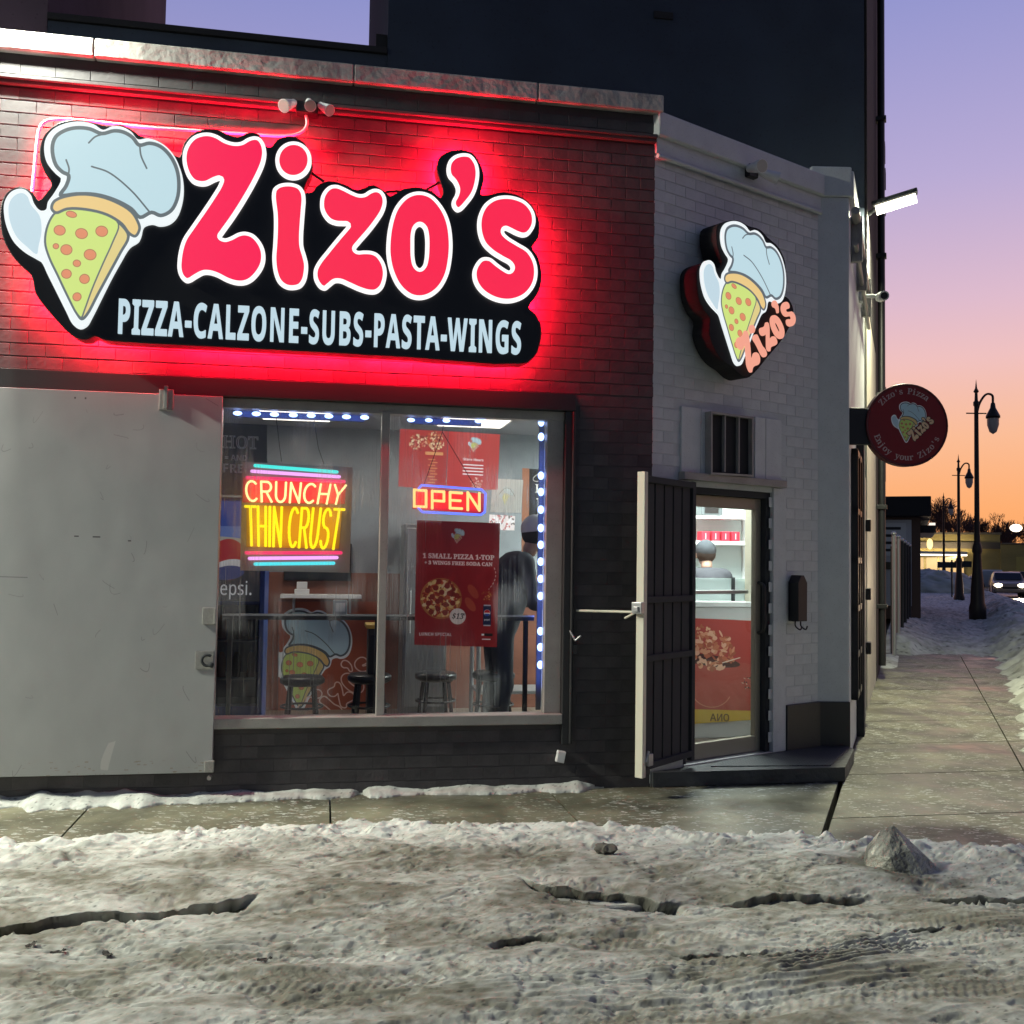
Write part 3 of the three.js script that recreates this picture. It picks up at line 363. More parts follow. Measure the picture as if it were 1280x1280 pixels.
// ---------------------------------------------------------------- shutter over the neighbouring window
{
  const g = thing('steel_shutter', 'large flat grey steel shutter panel covering the window beside the neon', 'shutter', FA, [-4.0, 0.18, 0.05]);
  const map = canvas(1024, 1024, (c) => {
    c.fillStyle = '#a2a3a3'; c.fillRect(0, 0, 1024, 1024); const id = c.getImageData(0, 0, 1024, 1024), d = id.data;
    for (let y = 0; y < 1024; y++) for (let x = 0; x < 1024; x++) { const k = 1 + fbm(x / 160, y / 210, 5) * 0.03 + n2b(x / 3, y / 3) * 0.012, i = (y * 1024 + x) * 4; d[i] *= k; d[i + 1] *= k; d[i + 2] *= k; } c.putImageData(id, 0, 0);
    c.fillStyle = 'rgba(40,38,40,.8)'; for (const [x, y, w] of [[560, 390, 14], [618, 391, 24], [730, 400, 10]]) c.fillRect(x, y, w, 3);
    c.strokeStyle = 'rgba(70,66,60,.35)'; for (let i = 0; i < 46; i++) { c.lineWidth = 0.6 + rnd() * 1.2; c.beginPath(); const x = rnd() * 1024, y = rnd() * 1024; c.moveTo(x, y); c.quadraticCurveTo(x + rnd() * 40 - 20, y + rnd() * 40, x + rnd() * 90 - 45, y + rnd() * 60 - 20); c.stroke(); }
    c.strokeStyle = 'rgba(60,60,60,.45)'; c.lineWidth = 2; c.beginPath(); c.moveTo(150, 498); c.lineTo(420, 503); c.stroke(); c.fillStyle = 'rgba(50,48,48,.7)'; for (const q of [545, 578]) c.fillRect(q, 18, 5, 5); c.fillStyle = 'rgba(225,222,214,.35)'; c.beginPath(); c.moveTo(690, 940); c.quadraticCurveTo(660, 990, 668, 1010); c.lineTo(690, 1012); c.quadraticCurveTo(700, 970, 712, 935); c.fill();
    c.fillStyle = 'rgba(110,80,50,.25)'; for (let i = 0; i < 60; i++) c.fillRect(rnd() * 1024, 985 + rnd() * 36, 2 + rnd() * 14, 1 + rnd() * 3);
  });
  const geo = rb(-5.0, -3.012, 0.185, 2.66, 0.032, 0.07, 0.004), uv = geo.attributes.uv, p = geo.attributes.position; for (let i = 0; i < p.count; i++) uv.setXY(i, (p.getX(i) + 5.0) / 1.99, (p.getY(i) - 0.185) / 2.475);
  part(g, 'sheet', geo, mat(0xffffff, { map, roughness: 0.42, bumpMap: tex(256, 256, (u, v) => 0.5 + tn(u, v, 3, 3) * 0.5), bumpScale: 0.012 }));
  const at = (a, b) => [...FA.at(a, b, 0.07)];
  const clip = at(208, 500); part(g, 'hook', [rb(clip[0] - 0.045, clip[0] + 0.045, clip[1] - 0.07, clip[1] + 0.07, 0.055, 0.085, 0.005), rb(clip[0] - 0.012, clip[0] + 0.012, clip[1] - 0.06, clip[1] + 0.09, 0.086, 0.105, 0.004)], M.aluPaint);
  const pl = at(262, 770); part(g, 'plate', [rb(pl[0] - 0.045, pl[0] + 0.045, pl[1] - 0.055, pl[1] + 0.055, 0.071, 0.085, 0.004), rb(pl[0] + 0.03, pl[0] + 0.045, pl[1] - 0.05, pl[1] + 0.05, 0.086, 0.11, 0.004)], M.aluPaint);
  const hs = at(256, 825), h = part(g, 'hasp', [rb(hs[0] - 0.06, hs[0] + 0.055, hs[1] - 0.06, hs[1] + 0.06, 0.071, 0.08, 0.003)], M.aluPaint); part(h, 'ring', [new THREE.TorusGeometry(0.035, 0.009, 8, 20, 4.4).rotateZ(0.9).translate(hs[0] + 0.02, hs[1], 0.1), ball(hs[0] + 0.045, hs[1] - 0.03, 0.1, 0.018)], M.steelDark);
  const cb = at(262, 957); part(g, 'corner_block', [rb(cb[0] - 0.03, cb[0] + 0.03, cb[1] - 0.04, cb[1] + 0.035, 0.071, 0.1, 0.004), rod([cb[0], cb[1] - 0.08, 0.03], [cb[0], cb[1] - 0.08, 0.08], 0.014)], M.aluPaint);
}
// ---------------------------------------------------------------- security gate swung open, its hook and the wall fittings
{
  const FG = new Frame(V(0.893, 0, -7.0), 52), L = 0.72, g = thing('security_gate', 'dark steel security gate swung open with a cream edge post', 'gate', FG, [0, 0.1, 0]), y0 = 0.16, y1 = 2.2;
  part(g, 'edge_post', [rb(-0.022, 0.022, y0 - 0.015, y1 + 0.02, -0.03, 0.03, 0.004)], M.cream);
  part(g, 'hinge_post', [rb(L - 0.03, L + 0.02, y0, y1, -0.02, 0.02, 0.004)], M.steelDark);
  for (const y of [y0 + 0.03, 0.92, 1.32, y1 - 0.05]) part(g, 'rail', [rb(0.024, L - 0.032, y, y + 0.045, -0.024, 0.024, 0.004)], M.steelDark);
  for (let k = 0; k < 5; k++) { const x = 0.045 + k * 0.13; part(g, 'slat', [rb(x, x + 0.112, y0 + 0.03, y1 - 0.01, -0.012, 0.002, 0.003)], M.steelDark); }
  part(g, 'backing', [bb(0.03, L - 0.03, y0 + 0.05, y1 - 0.05, -0.022, -0.018)], M.blackMatt);
  part(g, 'lock_box', [rb(-0.07, -0.024, 1.25, 1.33, -0.04, 0.04, 0.006), rb(-0.085, -0.071, 1.265, 1.3, -0.02, 0.02, 0.004)], M.alu);
  part(g, 'latch', [rod([0.02, 0.25, 0.03], [0.05, 0.32, 0.035], 0.01), rb(0.03, 0.09, 0.22, 0.3, 0.024, 0.05, 0.004)], M.alu);
  const h = thing('gate_hook', 'thin cream hook rod holding the gate to the charcoal wall', 'hook', FA, [-0.3, 1.2, 0.1]), a = FA.loc(FG.world(-0.05, 0, 0.0));
  part(h, 'hook_rod', [rod([-0.56, 1.252, 0.02], [a[0], 1.262, a[1]], 0.009), rod([-0.22, 1.255, 0.22 * a[1] / 0.4 + 0.1], [-0.26, 1.21, 0.2], 0.008)], M.cream);
  const mb = FB.at(997, 750, 0.05), m = thing('mailbox', 'small black mailbox with curled hooks on white brick beside the door', 'mailbox', FB, [mb[0], mb[1], 0]);
  part(m, 'box', [extr([[-0.055, -0.17], [0.06, -0.17], [0.062, 0.14], [0.02, 0.2], [-0.02, 0.2], [-0.057, 0.14]].map(p => [p[0] + mb[0], p[1] + mb[1]]), 0, 0.1, [], 0.006)], M.black);
  for (const s of [-0.03, 0.04]) part(m, 'hook', [tube([[s, -0.17, 0.05], [s - 0.02, -0.21, 0.07], [s, -0.235, 0.1], [s + 0.02, -0.21, 0.1]].map(p => [p[0] + mb[0], p[1] + mb[1], p[2]]), 0.006, 20)], M.black);
  const vb = FB.at(916, 555, 0.06), v = thing('wall_vent', 'black boxed ventilator with a battered pale frame above the door', 'vent', FB, [vb[0], vb[1], 0]);
  const q = [[889, 514], [942, 521], [942, 596], [889, 593]].map(p => FB.at(...p, 0.07)); part(v, 'frame', [extr(q, 0.009, 0.07, [inset(q, 0.022)])], M.aluPaint); part(v, 'box', [extr(inset(q, 0.023), 0.009, 0.03)], M.blackMatt);
  for (const k of [0.35, 0.68]) { const x = lerp(q[0][0], q[1][0], k); part(v, 'divider', [bb(x - 0.006, x + 0.006, q[3][1] + 0.03, q[1][1] - 0.01, 0.031, 0.06)], M.aluPaint); }
  const pp = FA.at(701, 946, 0.03), pb = thing('wall_box', 'small white plastic outlet box low on the charcoal wall', 'outlet box', FA, [pp[0], pp[1], 0]); part(pb, 'box', [rb(-0.03, 0.03, -0.04, 0.04, 0, 0.04, 0.005).rotateZ(-0.2).translate(pp[0], pp[1], 0)], M.whitePlain); part(pb, 'cover', [rb(-0.026, 0.026, -0.036, 0.036, 0.041, 0.046, 0.002).rotateZ(-0.2).translate(pp[0], pp[1], 0)], M.whitePlain);
  const bk = FA.at(718, 800, 0.04), bg = thing('wall_bracket', 'bent steel bracket on the trim beside the window frame', 'bracket', FA, [bk[0], bk[1], 0]); part(bg, 'arm', [...wire([[bk[0] - 0.03, bk[1] + 0.06, 0.04], [bk[0], bk[1], 0.07], [bk[0] + 0.03, bk[1] + 0.03, 0.09]], 0.008)], M.alu); part(bg, 'plate', [rb(bk[0] - 0.03, bk[0] + 0.02, bk[1] - 0.1, bk[1] - 0.03, 0.02, 0.05, 0.004)], M.steelDark);
}

// ---------------------------------------------------------------- in the window: neon, open sign, LED strips, poster
const arcp = (cx, cy, rx, ry, a0, a1, n = 10) => [...Array(n + 1)].map((_, i) => { const a = R(a0 + (a1 - a0) * i / n); return [cx + rx * Math.cos(a), cy + ry * Math.sin(a)]; });
const GL = {
  C: [arcp(0.55, 0.5, 0.5, 0.5, 50, 310, 16)], R: [[[0.1, 0], [0.1, 1], [0.55, 1], ...arcp(0.55, 0.75, 0.35, 0.25, 80, -80, 8), [0.1, 0.5]], [[0.5, 0.5], [0.95, 0]]],
  U: [[[0.1, 1], [0.1, 0.35], ...arcp(0.5, 0.35, 0.4, 0.35, 180, 360, 10), [0.9, 1]]], N: [[[0.1, 0], [0.1, 1], [0.9, 0], [0.9, 1]]], H: [[[0.1, 0], [0.1, 1]], [[0.9, 0], [0.9, 1]], [[0.1, 0.5], [0.9, 0.5]]],
  Y: [[[0.05, 1], [0.5, 0.48], [0.95, 1]], [[0.5, 0.48], [0.5, 0]]], T: [[[0, 1], [1, 1]], [[0.5, 1], [0.5, 0]]], I: [[[0.5, 0], [0.5, 1]]],
  S: [[...arcp(0.5, 0.76, 0.38, 0.24, 20, 270, 12), ...arcp(0.5, 0.26, 0.4, 0.26, 90, -160, 12)]], O: [[[0.1, 0.05], [0.1, 0.95], [0.9, 0.95], [0.9, 0.05], [0.1, 0.05]]],
  P: [[[0.1, 0], [0.1, 0.95], [0.9, 0.95], [0.9, 0.42], [0.1, 0.42]]], E: [[[0.9, 0.95], [0.1, 0.95], [0.1, 0.05], [0.9, 0.05]], [[0.1, 0.5], [0.8, 0.5]]],
};
function neonText(g, frame, str, quad, z, r, m, gap = 0.16) { // quad: pixel corners tl, tr, br, bl of the word
  const q = quad.map(p => frame.at(...p, z)), map = (u, v) => [0, 1].map(k => lerp(lerp(q[3][k], q[2][k], u), lerp(q[0][k], q[1][k], u), v)), wd = ch => ch === ' ' ? 0.35 : ch === 'I' ? 0.3 : 1, tot = [...str].reduce((s, c) => s + wd(c) + gap, 0) - gap; let x = 0;
  for (const ch of str) { const w = wd(ch); if (ch !== ' ') part(g, 'neon_letter', GL[ch].flatMap(l => wire(l.map(p => [...map((x + p[0] * w) / tot, p[1]), z]), r)), m); x += w + gap; }
}
const cord = (g, frame, pts, z) => part(g, 'cord', pts.map(([a, b]) => rod([...frame.at(...a, z), z], [...frame.at(...b, z), z], 0.0025, 0.0025, 5)), M.black);
{
  const z = -0.2, g = thing('neon_sign', 'neon sign with yellow and pale tubes on a square panel in the window', 'neon sign', FA, [FA.at(371, 647, z)[0], 1.5, z]);
  const Q = p => FA.at(...p, z - 0.03), pan = [[303, 577], [441, 584], [437, 716], [300, 713]].map(Q);
  part(g, 'panel', extr(pan, z - 0.05, z - 0.035), mat([0.34, 0.26, 0.22], { roughness: 0.5 }));
  const rd = [[304, 597], [433, 604], [431, 630], [303, 628]].map(Q); part(g, 'red_backing', extr(rd, z - 0.034, z - 0.03), mat([0.75, 0.08, 0.1], { roughness: 0.5 }));
  const yb = [[308, 631], [428, 634], [424, 686], [308, 684]].map(Q); part(g, 'yellow_backing', extr(yb, z - 0.034, z - 0.031), mat([0.55, 0.3, 0.02], { roughness: 0.5 }));
  neonText(g, FA, 'CRUNCHY', [[306, 601], [433, 607], [427, 630], [308, 626]], z, 0.0085, glow(lin(255, 232, 150), 1.6), 0.22);
  neonText(g, FA, 'THIN CRUST', [[307, 633], [430, 637], [422, 686], [309, 681]], z, 0.0105, glow(lin(255, 225, 0), 1.3), 0.2);
  const bar = (a, b, c, k) => part(g, 'neon_tube', wire([[...FA.at(...a, z), z], [...FA.at(...b, z), z]], 0.012, 8), glow(c, k));
  bar([319, 582], [421, 590], lin(70, 235, 225), 1.1); bar([315, 589], [424, 596], lin(240, 170, 250), 1.2); bar([309, 597], [430, 602], lin(250, 50, 110), 1); bar([308, 691], [426, 691], lin(250, 50, 110), 1); bar([312, 698], [421, 697], lin(240, 170, 250), 1.2); bar([319, 705], [417, 704], lin(80, 225, 235), 1.1);
  cord(g, FA, [[[352, 577], [345, 520]], [[405, 580], [398, 560]], [[398, 560], [392, 522]]], z - 0.03);
  const [lx, ly] = FA.at(368, 660, z), [, my] = FA.at(368, 614, z), back = FA.n.clone().negate(), ye = lin(255, 205, 40), re = lin(255, 90, 90); rectLight(FA.world(lx, ly, z + 0.03), FA.n, 0.6, 0.3, ye, 1.0);
  rectLight(FA.world(lx, ly, z + 0.025), back, 0.58, 0.26, ye, 1.3); rectLight(FA.world(lx, my, z + 0.025), back, 0.6, 0.13, re, 2.4);
}
{
  const z = -0.16, g = thing('open_sign', 'small red and blue open sign hanging over the pizza poster', 'neon sign', FA, [FA.at(561, 625, z)[0], 1.9, z]), Q = p => FA.at(...p, z);
  part(g, 'panel', extr([[517, 609], [606, 617], [605, 642], [516, 636]].map(Q), z - 0.03, z - 0.018), mat([0.6, 0.05, 0.08], { roughness: 0.5 }));
  neonText(g, FA, 'OPEN', [[516, 611], [601, 617], [601, 638], [516, 634]], z, 0.0105, glow(lin(255, 200, 120), 1.5), 0.22);
  part(g, 'neon_border', wire([[523, 611], [527, 606.5], [602, 612], [607, 617], [606, 640], [601, 643.5], [528, 640], [523, 635]].map(p => [...Q(p), z]), 0.0085, 8), glow(lin(95, 120, 255), 1.5));
  cord(g, FA, [[[530, 606], [553, 540]], [[553, 540], [555, 524]], [[553, 540], [596, 612]]], z - 0.01);
  const [lx, ly] = FA.at(561, 626, z), oc = lin(255, 90, 90); rectLight(FA.world(lx, ly, z + 0.03), FA.n, 0.5, 0.16, oc, 0.8); rectLight(FA.world(lx, ly, z + 0.02), FA.n.clone().negate(), 0.46, 0.13, oc, 2.2);
}
function ledStrip(label, pts, z, r, bar, sx = 1.7, sy = 0.9) {
  const g = thing('led_strip', label, 'light strip', FA, [...FA.at(...pts[0], z), z], 'LED strips round the window');
  part(g, 'channel', bar, mat([0.07, 0.07, 0.08], { roughness: 0.6 })); const m = glow(lin(150, 180, 255), 4);
  for (const p of pts) { const [x, y] = FA.at(...p, z); part(g, 'led', ball(x, y, z, r, sx, sy, 0.5, 12), m); }
  return g;
}
{
  const z = -0.13, e = (a, b, h, d) => { const A = FA.at(...a, z), B = FA.at(...b, z); return [rb(A[0], B[0], A[1] - 0.022, A[1] + 0.024, z - 0.05, z - 0.035, 0.003)]; };
  const t1 = [297, 320.4, 343, 366.6, 389, 411, 433, 455.7].map((x, i) => [x, 516.5 + i * 0.75]), t2 = [[513.8, 525], [536, 525.3], [558, 525.8], [598, 526.5], [603, 526.6]];
  ledStrip('row of eight blue-white lights along the top of the neon pane', t1, z, 0.018, e(t1[0], t1[7], 0.045)); ledStrip('short row of blue-white lights above the red menu boards', t2, z, 0.016, e(t2[0], t2[4], 0.045));
  const ys = [528, 546, 594.6, 615, 637, 660, 681, 702, 723.6, 745, 789, 809, 831], t3 = ys.map((y, i) => [676.5 - (y - 528) * 0.004, y]);
  const A = FA.at(684, 524, z), B = FA.at(680, 888, z), g = ledStrip('upright strip of blue-white lights down the window jamb', t3, z, 0.02, [rb(A[0] - 0.05, A[0] - 0.012, B[1], A[1], z - 0.045, z - 0.03, 0.003)], 1.15, 1.5);
  part(g, 'light_tube', rod([A[0], A[1], z + 0.02], [B[0], FA.at(682, 830, z)[1], z + 0.02], 0.0065), glow(lin(120, 155, 255), 3.2));
  const C = FA.at(376, 519, z), D = FA.at(550, 525, z), bl = lin(90, 125, 255), back = FA.n.clone().negate(); rectLight(FA.world(C[0], C[1], z + 0.03), back, 1.0, 0.035, bl, 10); rectLight(FA.world(D[0], D[1], z + 0.03), back, 0.5, 0.035, bl, 10);
  rectLight(FA.world(A[0] - 0.035, 1.55, z + 0.03), back.clone().addScaledVector(FA.u, 0.4), 0.03, 1.7, bl, 9);
}
function sheet(frame, quad, z, W, H, draw, name, label, cat, o = {}) { // a flat printed sheet with real thickness; quad tl, tr, br, bl in pixels
  const q = quad.map(p => frame.at(...p, z)), cx = (q[0][0] + q[2][0]) / 2, g = thing(name, label, cat, frame, [cx, q[3][1], z]);
  const t = canvas(W, H, draw), geo = extr(q, z - 0.008, z), pos = geo.attributes.position, uv = geo.attributes.uv, e1 = [q[1][0] - q[0][0], q[1][1] - q[0][1]], e2 = [q[3][0] - q[0][0], q[3][1] - q[0][1]], det = e1[0] * e2[1] - e1[1] * e2[0];
  for (let i = 0; i < pos.count; i++) { const dx = pos.getX(i) - q[0][0], dy = pos.getY(i) - q[0][1]; uv.setXY(i, (dx * e2[1] - dy * e2[0]) / det, 1 - (e1[0] * dy - e1[1] * dx) / det); }
  const m = o.lit ? mat([0.2, 0.2, 0.2], { emissive: 0xffffff, emissiveMap: t, emissiveIntensity: o.lit, roughness: 0.4 }) : mat(0xffffff, { map: t, roughness: 0.45, ...o }); part(g, o.lit ? 'screen' : 'print', geo, m); return g;
}
function foodBlob(c, x, y, r, n, cols) { for (let i = 0; i < n; i++) { const a = rnd() * 6.3, d = Math.sqrt(rnd()) * r; c.fillStyle = cols[Math.floor(rnd() * cols.length)]; c.beginPath(); c.ellipse(x + Math.cos(a) * d, y + Math.sin(a) * d, r * (0.06 + rnd() * 0.13), r * (0.04 + rnd() * 0.08), rnd() * 3, 0, 7); c.fill(); } }
sheet(FA, [[521, 650], [625, 654], [621, 809], [518, 806]], -0.1, 640, 960, (c, W, H) => {
  c.fillStyle = '#9c1218'; c.fillRect(0, 0, W, H); drawLogo(c, 262, 46, 0.108, true);
  c.fillStyle = '#fff4ee'; c.font = 'bold 50px serif'; c.textAlign = 'center'; c.lineWidth = 3; c.strokeStyle = '#fff4ee'; const put = (s, x, y, w) => { c.strokeText(s, x, y, w); c.fillText(s, x, y, w); };
  put('1 SMALL PIZZA 1-TOP', 325, 290, 555); c.font = 'bold 38px serif'; put('+ 3 WINGS FREE SODA CAN', 325, 338, 545);
  c.fillStyle = '#b8743a'; c.beginPath(); c.arc(195, 600, 158, 0, 7); c.fill(); c.fillStyle = '#d9a657'; c.beginPath(); c.arc(195, 600, 142, 0, 7); c.fill(); foodBlob(c, 195, 600, 138, 190, ['#a52e18', '#8c2412', '#ecd08a', '#c2542a', '#f2deb0']);
  for (let i = 0; i < 16; i++) { const a = i * 2.4, d = 34 * Math.sqrt(i); c.fillStyle = '#8e2214'; c.beginPath(); c.arc(195 + Math.cos(a) * d, 600 + Math.sin(a) * d, 21, 0, 7); c.fill(); }
  for (const [x, y, r] of [[420, 640, 0.9], [440, 540, 0.3]]) { c.fillStyle = '#b4472e'; c.beginPath(); c.ellipse(x, y, 30, 62, -0.6, 0, 7); c.fill(); } foodBlob(c, 545, 570, 40, 40, ['#c97a30', '#a5481c', '#e0b060']);
  c.strokeStyle = '#f4d9cc'; c.setLineDash([16, 14]); c.lineWidth = 6; c.beginPath(); c.moveTo(600, 350); c.quadraticCurveTo(640, 430, 560, 520); c.stroke(); c.setLineDash([]);
  c.fillStyle = '#f5efe6'; c.beginPath(); c.arc(325, 735, 62, 0, 7); c.fill(); c.fillStyle = '#1c1614'; c.font = 'italic bold 62px serif'; c.fillText('$13', 322, 755, 90); c.font = 'bold 26px serif'; c.fillText('99', 368, 728);
  c.fillStyle = '#16224e'; c.fillRect(520, 648, 62, 150); c.fillStyle = '#c9ced8'; c.fillRect(524, 640, 54, 10); c.fillRect(524, 796, 54, 9); c.fillStyle = '#fff'; c.beginPath(); c.arc(551, 702, 25, 0, 7); c.fill(); c.fillStyle = '#d0202c'; c.beginPath(); c.arc(551, 702, 23, Math.PI, 0); c.fill(); c.fillStyle = '#2348b0'; c.beginPath(); c.arc(551, 706, 21, 0.2, Math.PI - 0.2); c.fill(); c.fillStyle = '#fff'; c.font = 'bold 17px sans-serif'; c.fillText('pepsi', 551, 762);
  c.font = 'bold 34px sans-serif'; c.textAlign = 'left'; c.fillText('LUNCH SPECIAL', 32, 888, 250); c.fillRect(510, 866, 20, 14); c.fillRect(514, 904, 66, 8); c.fillStyle = '#120a0a'; c.fillRect(534, 862, 62, 22);
}, 'pizza_poster', 'red poster of a pizza, wings and a soda can taped inside the pane', 'poster');
// ---------------------------------------------------------------- inside the shop
sheet(FA, [[500, 536], [560, 539], [557, 612], [498, 608]], -1.9, 400, 480, (c, W, H) => { c.fillStyle = '#b8322c'; c.fillRect(0, 0, W, H); foodBlob(c, 150, 110, 70, 70, ['#e0b080', '#8a3018', '#f0dcb0']); foodBlob(c, 290, 90, 80, 90, ['#e0b080', '#8a3018', '#f0dcb0', '#d07038']); c.fillStyle = '#e8a868'; c.fillRect(215, 180, 150, 26); for (let i = 0; i < 9; i++) c.fillRect(240 + (i % 2) * 20, 240 + i * 24, 60, 8); }, 'menu_board', 'red menu board with food photos hanging beside the logo board', 'menu', { lit: 0.7 });
sheet(FA, [[561, 539], [625, 543], [622, 612], [558, 612]], -1.9, 400, 480, (c, W, H) => { c.fillStyle = '#c4302a'; c.fillRect(0, 0, W, H); drawLogo(c, 150, 30, 0.11); c.fillStyle = '#fff'; c.font = 'bold 28px sans-serif'; c.textAlign = 'center'; c.fillText('Store Hours', 200, 232); for (let i = 0; i < 4; i++) c.fillRect(120, 262 + i * 26, 160, 9); foodBlob(c, 230, 420, 50, 60, ['#e6b8a8', '#d08a78', '#f4dcd0']); }, 'menu_board', 'red menu board with the small logo and lines of hours', 'menu', { lit: 0.75 });
sheet(FA, [[616, 598], [654, 600], [651, 641], [613, 640]], -2.3, 256, 256, (c, W, H) => { c.fillStyle = '#cfcfcc'; c.fillRect(0, 0, W, H); c.save(); c.translate(60, 50); c.scale(0.13, 0.13); c.globalAlpha = 0.35; drawArt(c); c.restore(); c.strokeStyle = '#7a7064'; c.lineWidth = 4; c.beginPath(); c.moveTo(62, 120); c.quadraticCurveTo(130, 10, 195, 130); c.stroke(); }, 'white_notice', 'white notice with a pale outline drawing behind the open sign', 'notice');
sheet(FA, [[653, 585], [690, 588], [688, 690], [652, 690]], -2.6, 256, 640, (c, W, H) => { c.fillStyle = '#232222'; c.fillRect(0, 0, W, H); c.fillStyle = '#9c6a52'; c.fillRect(0, 0, 60, H); c.fillStyle = '#e8e6e0'; c.font = 'bold 90px serif'; c.fillText('FL', 110, 180); c.font = 'bold 150px serif'; c.fillText('J', 120, 330); c.fillRect(130, 380, 26, 26); c.strokeStyle = '#c8c6c0'; c.lineWidth = 6; c.beginPath(); c.ellipse(150, 60, 60, 26, -0.4, 0, 7); c.stroke(); }, 'chalk_board', 'black chalk lettered board behind the worker in the cap', 'board');
sheet(FA, [[612, 643], [644, 645], [643, 663], [611, 662]], -2.4, 128, 80, (c, W, H) => { c.fillStyle = '#f0e6e2'; c.fillRect(0, 0, W, H); foodBlob(c, 64, 40, 60, 90, ['#3a2020', '#f4ecec', '#b84848', '#fff']); }, 'order_screen', 'small bright speckled screen above the poster corner', 'screen', { lit: 0.85 });
sheet(FA, [[262, 528], [334, 531], [334, 620], [262, 618]], -1.62, 512, 640, (c, W, H) => { c.fillStyle = '#6a7276'; c.fillRect(0, 0, W, H); c.strokeStyle = '#e4e8e8'; c.fillStyle = '#eef2f2'; c.lineWidth = 9; c.font = '150px serif'; c.strokeText('HOT', 110, 220, 330); c.font = 'bold 70px sans-serif'; c.fillText('= AND', 130, 330); c.font = 'bold 110px sans-serif'; c.fillText('FRESH', 110, 440, 380); }, 'chalk_sign', 'grey board with white chalk words hot and fresh above the cooler', 'board');
sheet(FA, [[348, 752], [472, 752], [472, 902], [348, 902]], backD + 0.035, 620, 760, (c, W, H) => { const k = W / 124; c.fillStyle = '#a8563a'; c.fillRect(0, 0, W, H); c.save(); c.translate(-120, 10); c.scale(0.593, 0.593); drawArt(c); c.restore(); c.save(); c.translate(395, 590); c.rotate(-0.88); c.scale(1.2, 1.2); c.translate(-448, -300); drawWord(c, null, '#f2d2c2', 7); c.restore(); }, 'wall_mural', 'orange wall mural with a cook hat and outlined lettering behind the stools', 'mural');
{ // drinks cooler behind the shutter's edge
  const z = -1.3, x0 = FA.at(205, 700, z)[0], x1 = FA.at(332, 700, z)[0], y1 = FA.at(300, 622, z)[1], g = thing('drinks_cooler', 'blue drinks cooler with a globe printed header beside the shutter', 'cooler', FA, [(x0 + x1) / 2, 0.1, z - 0.3]);
  const blue = mat([0.02, 0.05, 0.22], { roughness: 0.35 }), yh = FA.at(300, 752, z)[1];
  part(g, 'cabinet', [rb(x0, x0 + 0.04, 0.1, y1, z - 0.6, z, 0.006), rb(x1 - 0.04, x1, 0.1, y1, z - 0.6, z, 0.006), bb(x0 + 0.04, x1 - 0.04, 0.12, y1, z - 0.6, z - 0.56), bb(x0 + 0.04, x1 - 0.04, y1 - 0.03, y1, z - 0.55, z), bb(x0 + 0.04, x1 - 0.04, 0.11, 0.42, z - 0.55, z - 0.004), bb(x0 + 0.04, x1 - 0.04, yh - 0.02, yh, z - 0.55, z - 0.03)], blue);
  const t = canvas(512, 512, (c) => { c.fillStyle = '#3c55a8'; c.fillRect(0, 0, 512, 512); c.fillStyle = '#6f86c4'; c.fillRect(0, 130, 512, 60); c.fillStyle = '#b9b5a8'; c.beginPath(); c.moveTo(0, 200); c.quadraticCurveTo(260, 160, 512, 210); c.lineTo(512, 300); c.lineTo(0, 300); c.fill(); c.fillStyle = '#34353a'; c.fillRect(0, 300, 512, 212); c.fillStyle = '#b83a40'; c.beginPath(); c.arc(330, 300, 105, 0, 7); c.fill(); c.fillStyle = '#dcdcdc'; c.beginPath(); c.ellipse(330, 345, 100, 44, -0.2, 0, 7); c.fill(); c.fillStyle = '#3a4a80'; c.beginPath(); c.ellipse(330, 368, 92, 36, -0.1, 0, 7); c.fill(); c.fillStyle = '#dfe2e4'; c.font = '96px sans-serif'; c.fillText('pepsi.', 232, 480, 240); });
  const hp = new THREE.PlaneGeometry(x1 - x0 - 0.08, y1 - yh - 0.03).translate((x0 + x1) / 2, (y1 + yh) / 2 - 0.012, z + 0.001); part(g, 'header_sign', hp, mat([0.5, 0.5, 0.5], { map: t, emissive: 0xffffff, emissiveMap: t, emissiveIntensity: 0.3, roughness: 0.3 }));
  for (const y of [0.62, 0.92]) part(g, 'shelf', bb(x0 + 0.05, x1 - 0.05, y, y + 0.015, z - 0.5, z - 0.05), M.alu);
  for (let k = 0; k < 12; k++) { const x = x0 + 0.1 + (k % 6) * (x1 - x0 - 0.2) / 5, y = k < 6 ? 0.635 : 0.935, b = part(g, 'bottle', [rod([x, y, z - 0.15], [x, y + 0.15, z - 0.15], 0.033, 0.033, 12), rod([x, y + 0.15, z - 0.15], [x, y + 0.2, z - 0.15], 0.033, 0.013, 12)], mat([[0.25, 0.04, 0.03], [0.03, 0.02, 0.02], [0.2, 0.08, 0.02]][k % 3], { roughness: 0.2 })); part(b, 'cap', rod([x, y + 0.2, z - 0.15], [x, y + 0.225, z - 0.15], 0.014, 0.014, 10), blue); }
  part(g, 'glass_door', [rb(x0 + 0.045, x1 - 0.045, 0.44, yh - 0.03, z - 0.03, z - 0.012, 0.003)], new THREE.MeshPhysicalMaterial({ color: 0xc8d0d8, transmission: 1, thickness: 0, roughness: 0.02 }));
}
{ // counter board under the glass
  const g = thing('window_counter', 'narrow dark counter board running along the inside of the window', 'counter', FA, [-1.9, 0.1, -0.3]);
  part(g, 'board', [rb(-3.0, -0.82, 1.165, 1.192, -0.5, -0.2, 0.004)], M.black); part(g, 'edge_strip', [bb(-3.0, -0.82, 1.1935, 1.204, -0.215, -0.197)], M.alu);
  for (const x of [-2.98, -1.95, -0.85]) part(g, 'bracket', [bb(x, x + 0.03, 0.1, 1.16, -0.46, -0.42)], M.black);
}
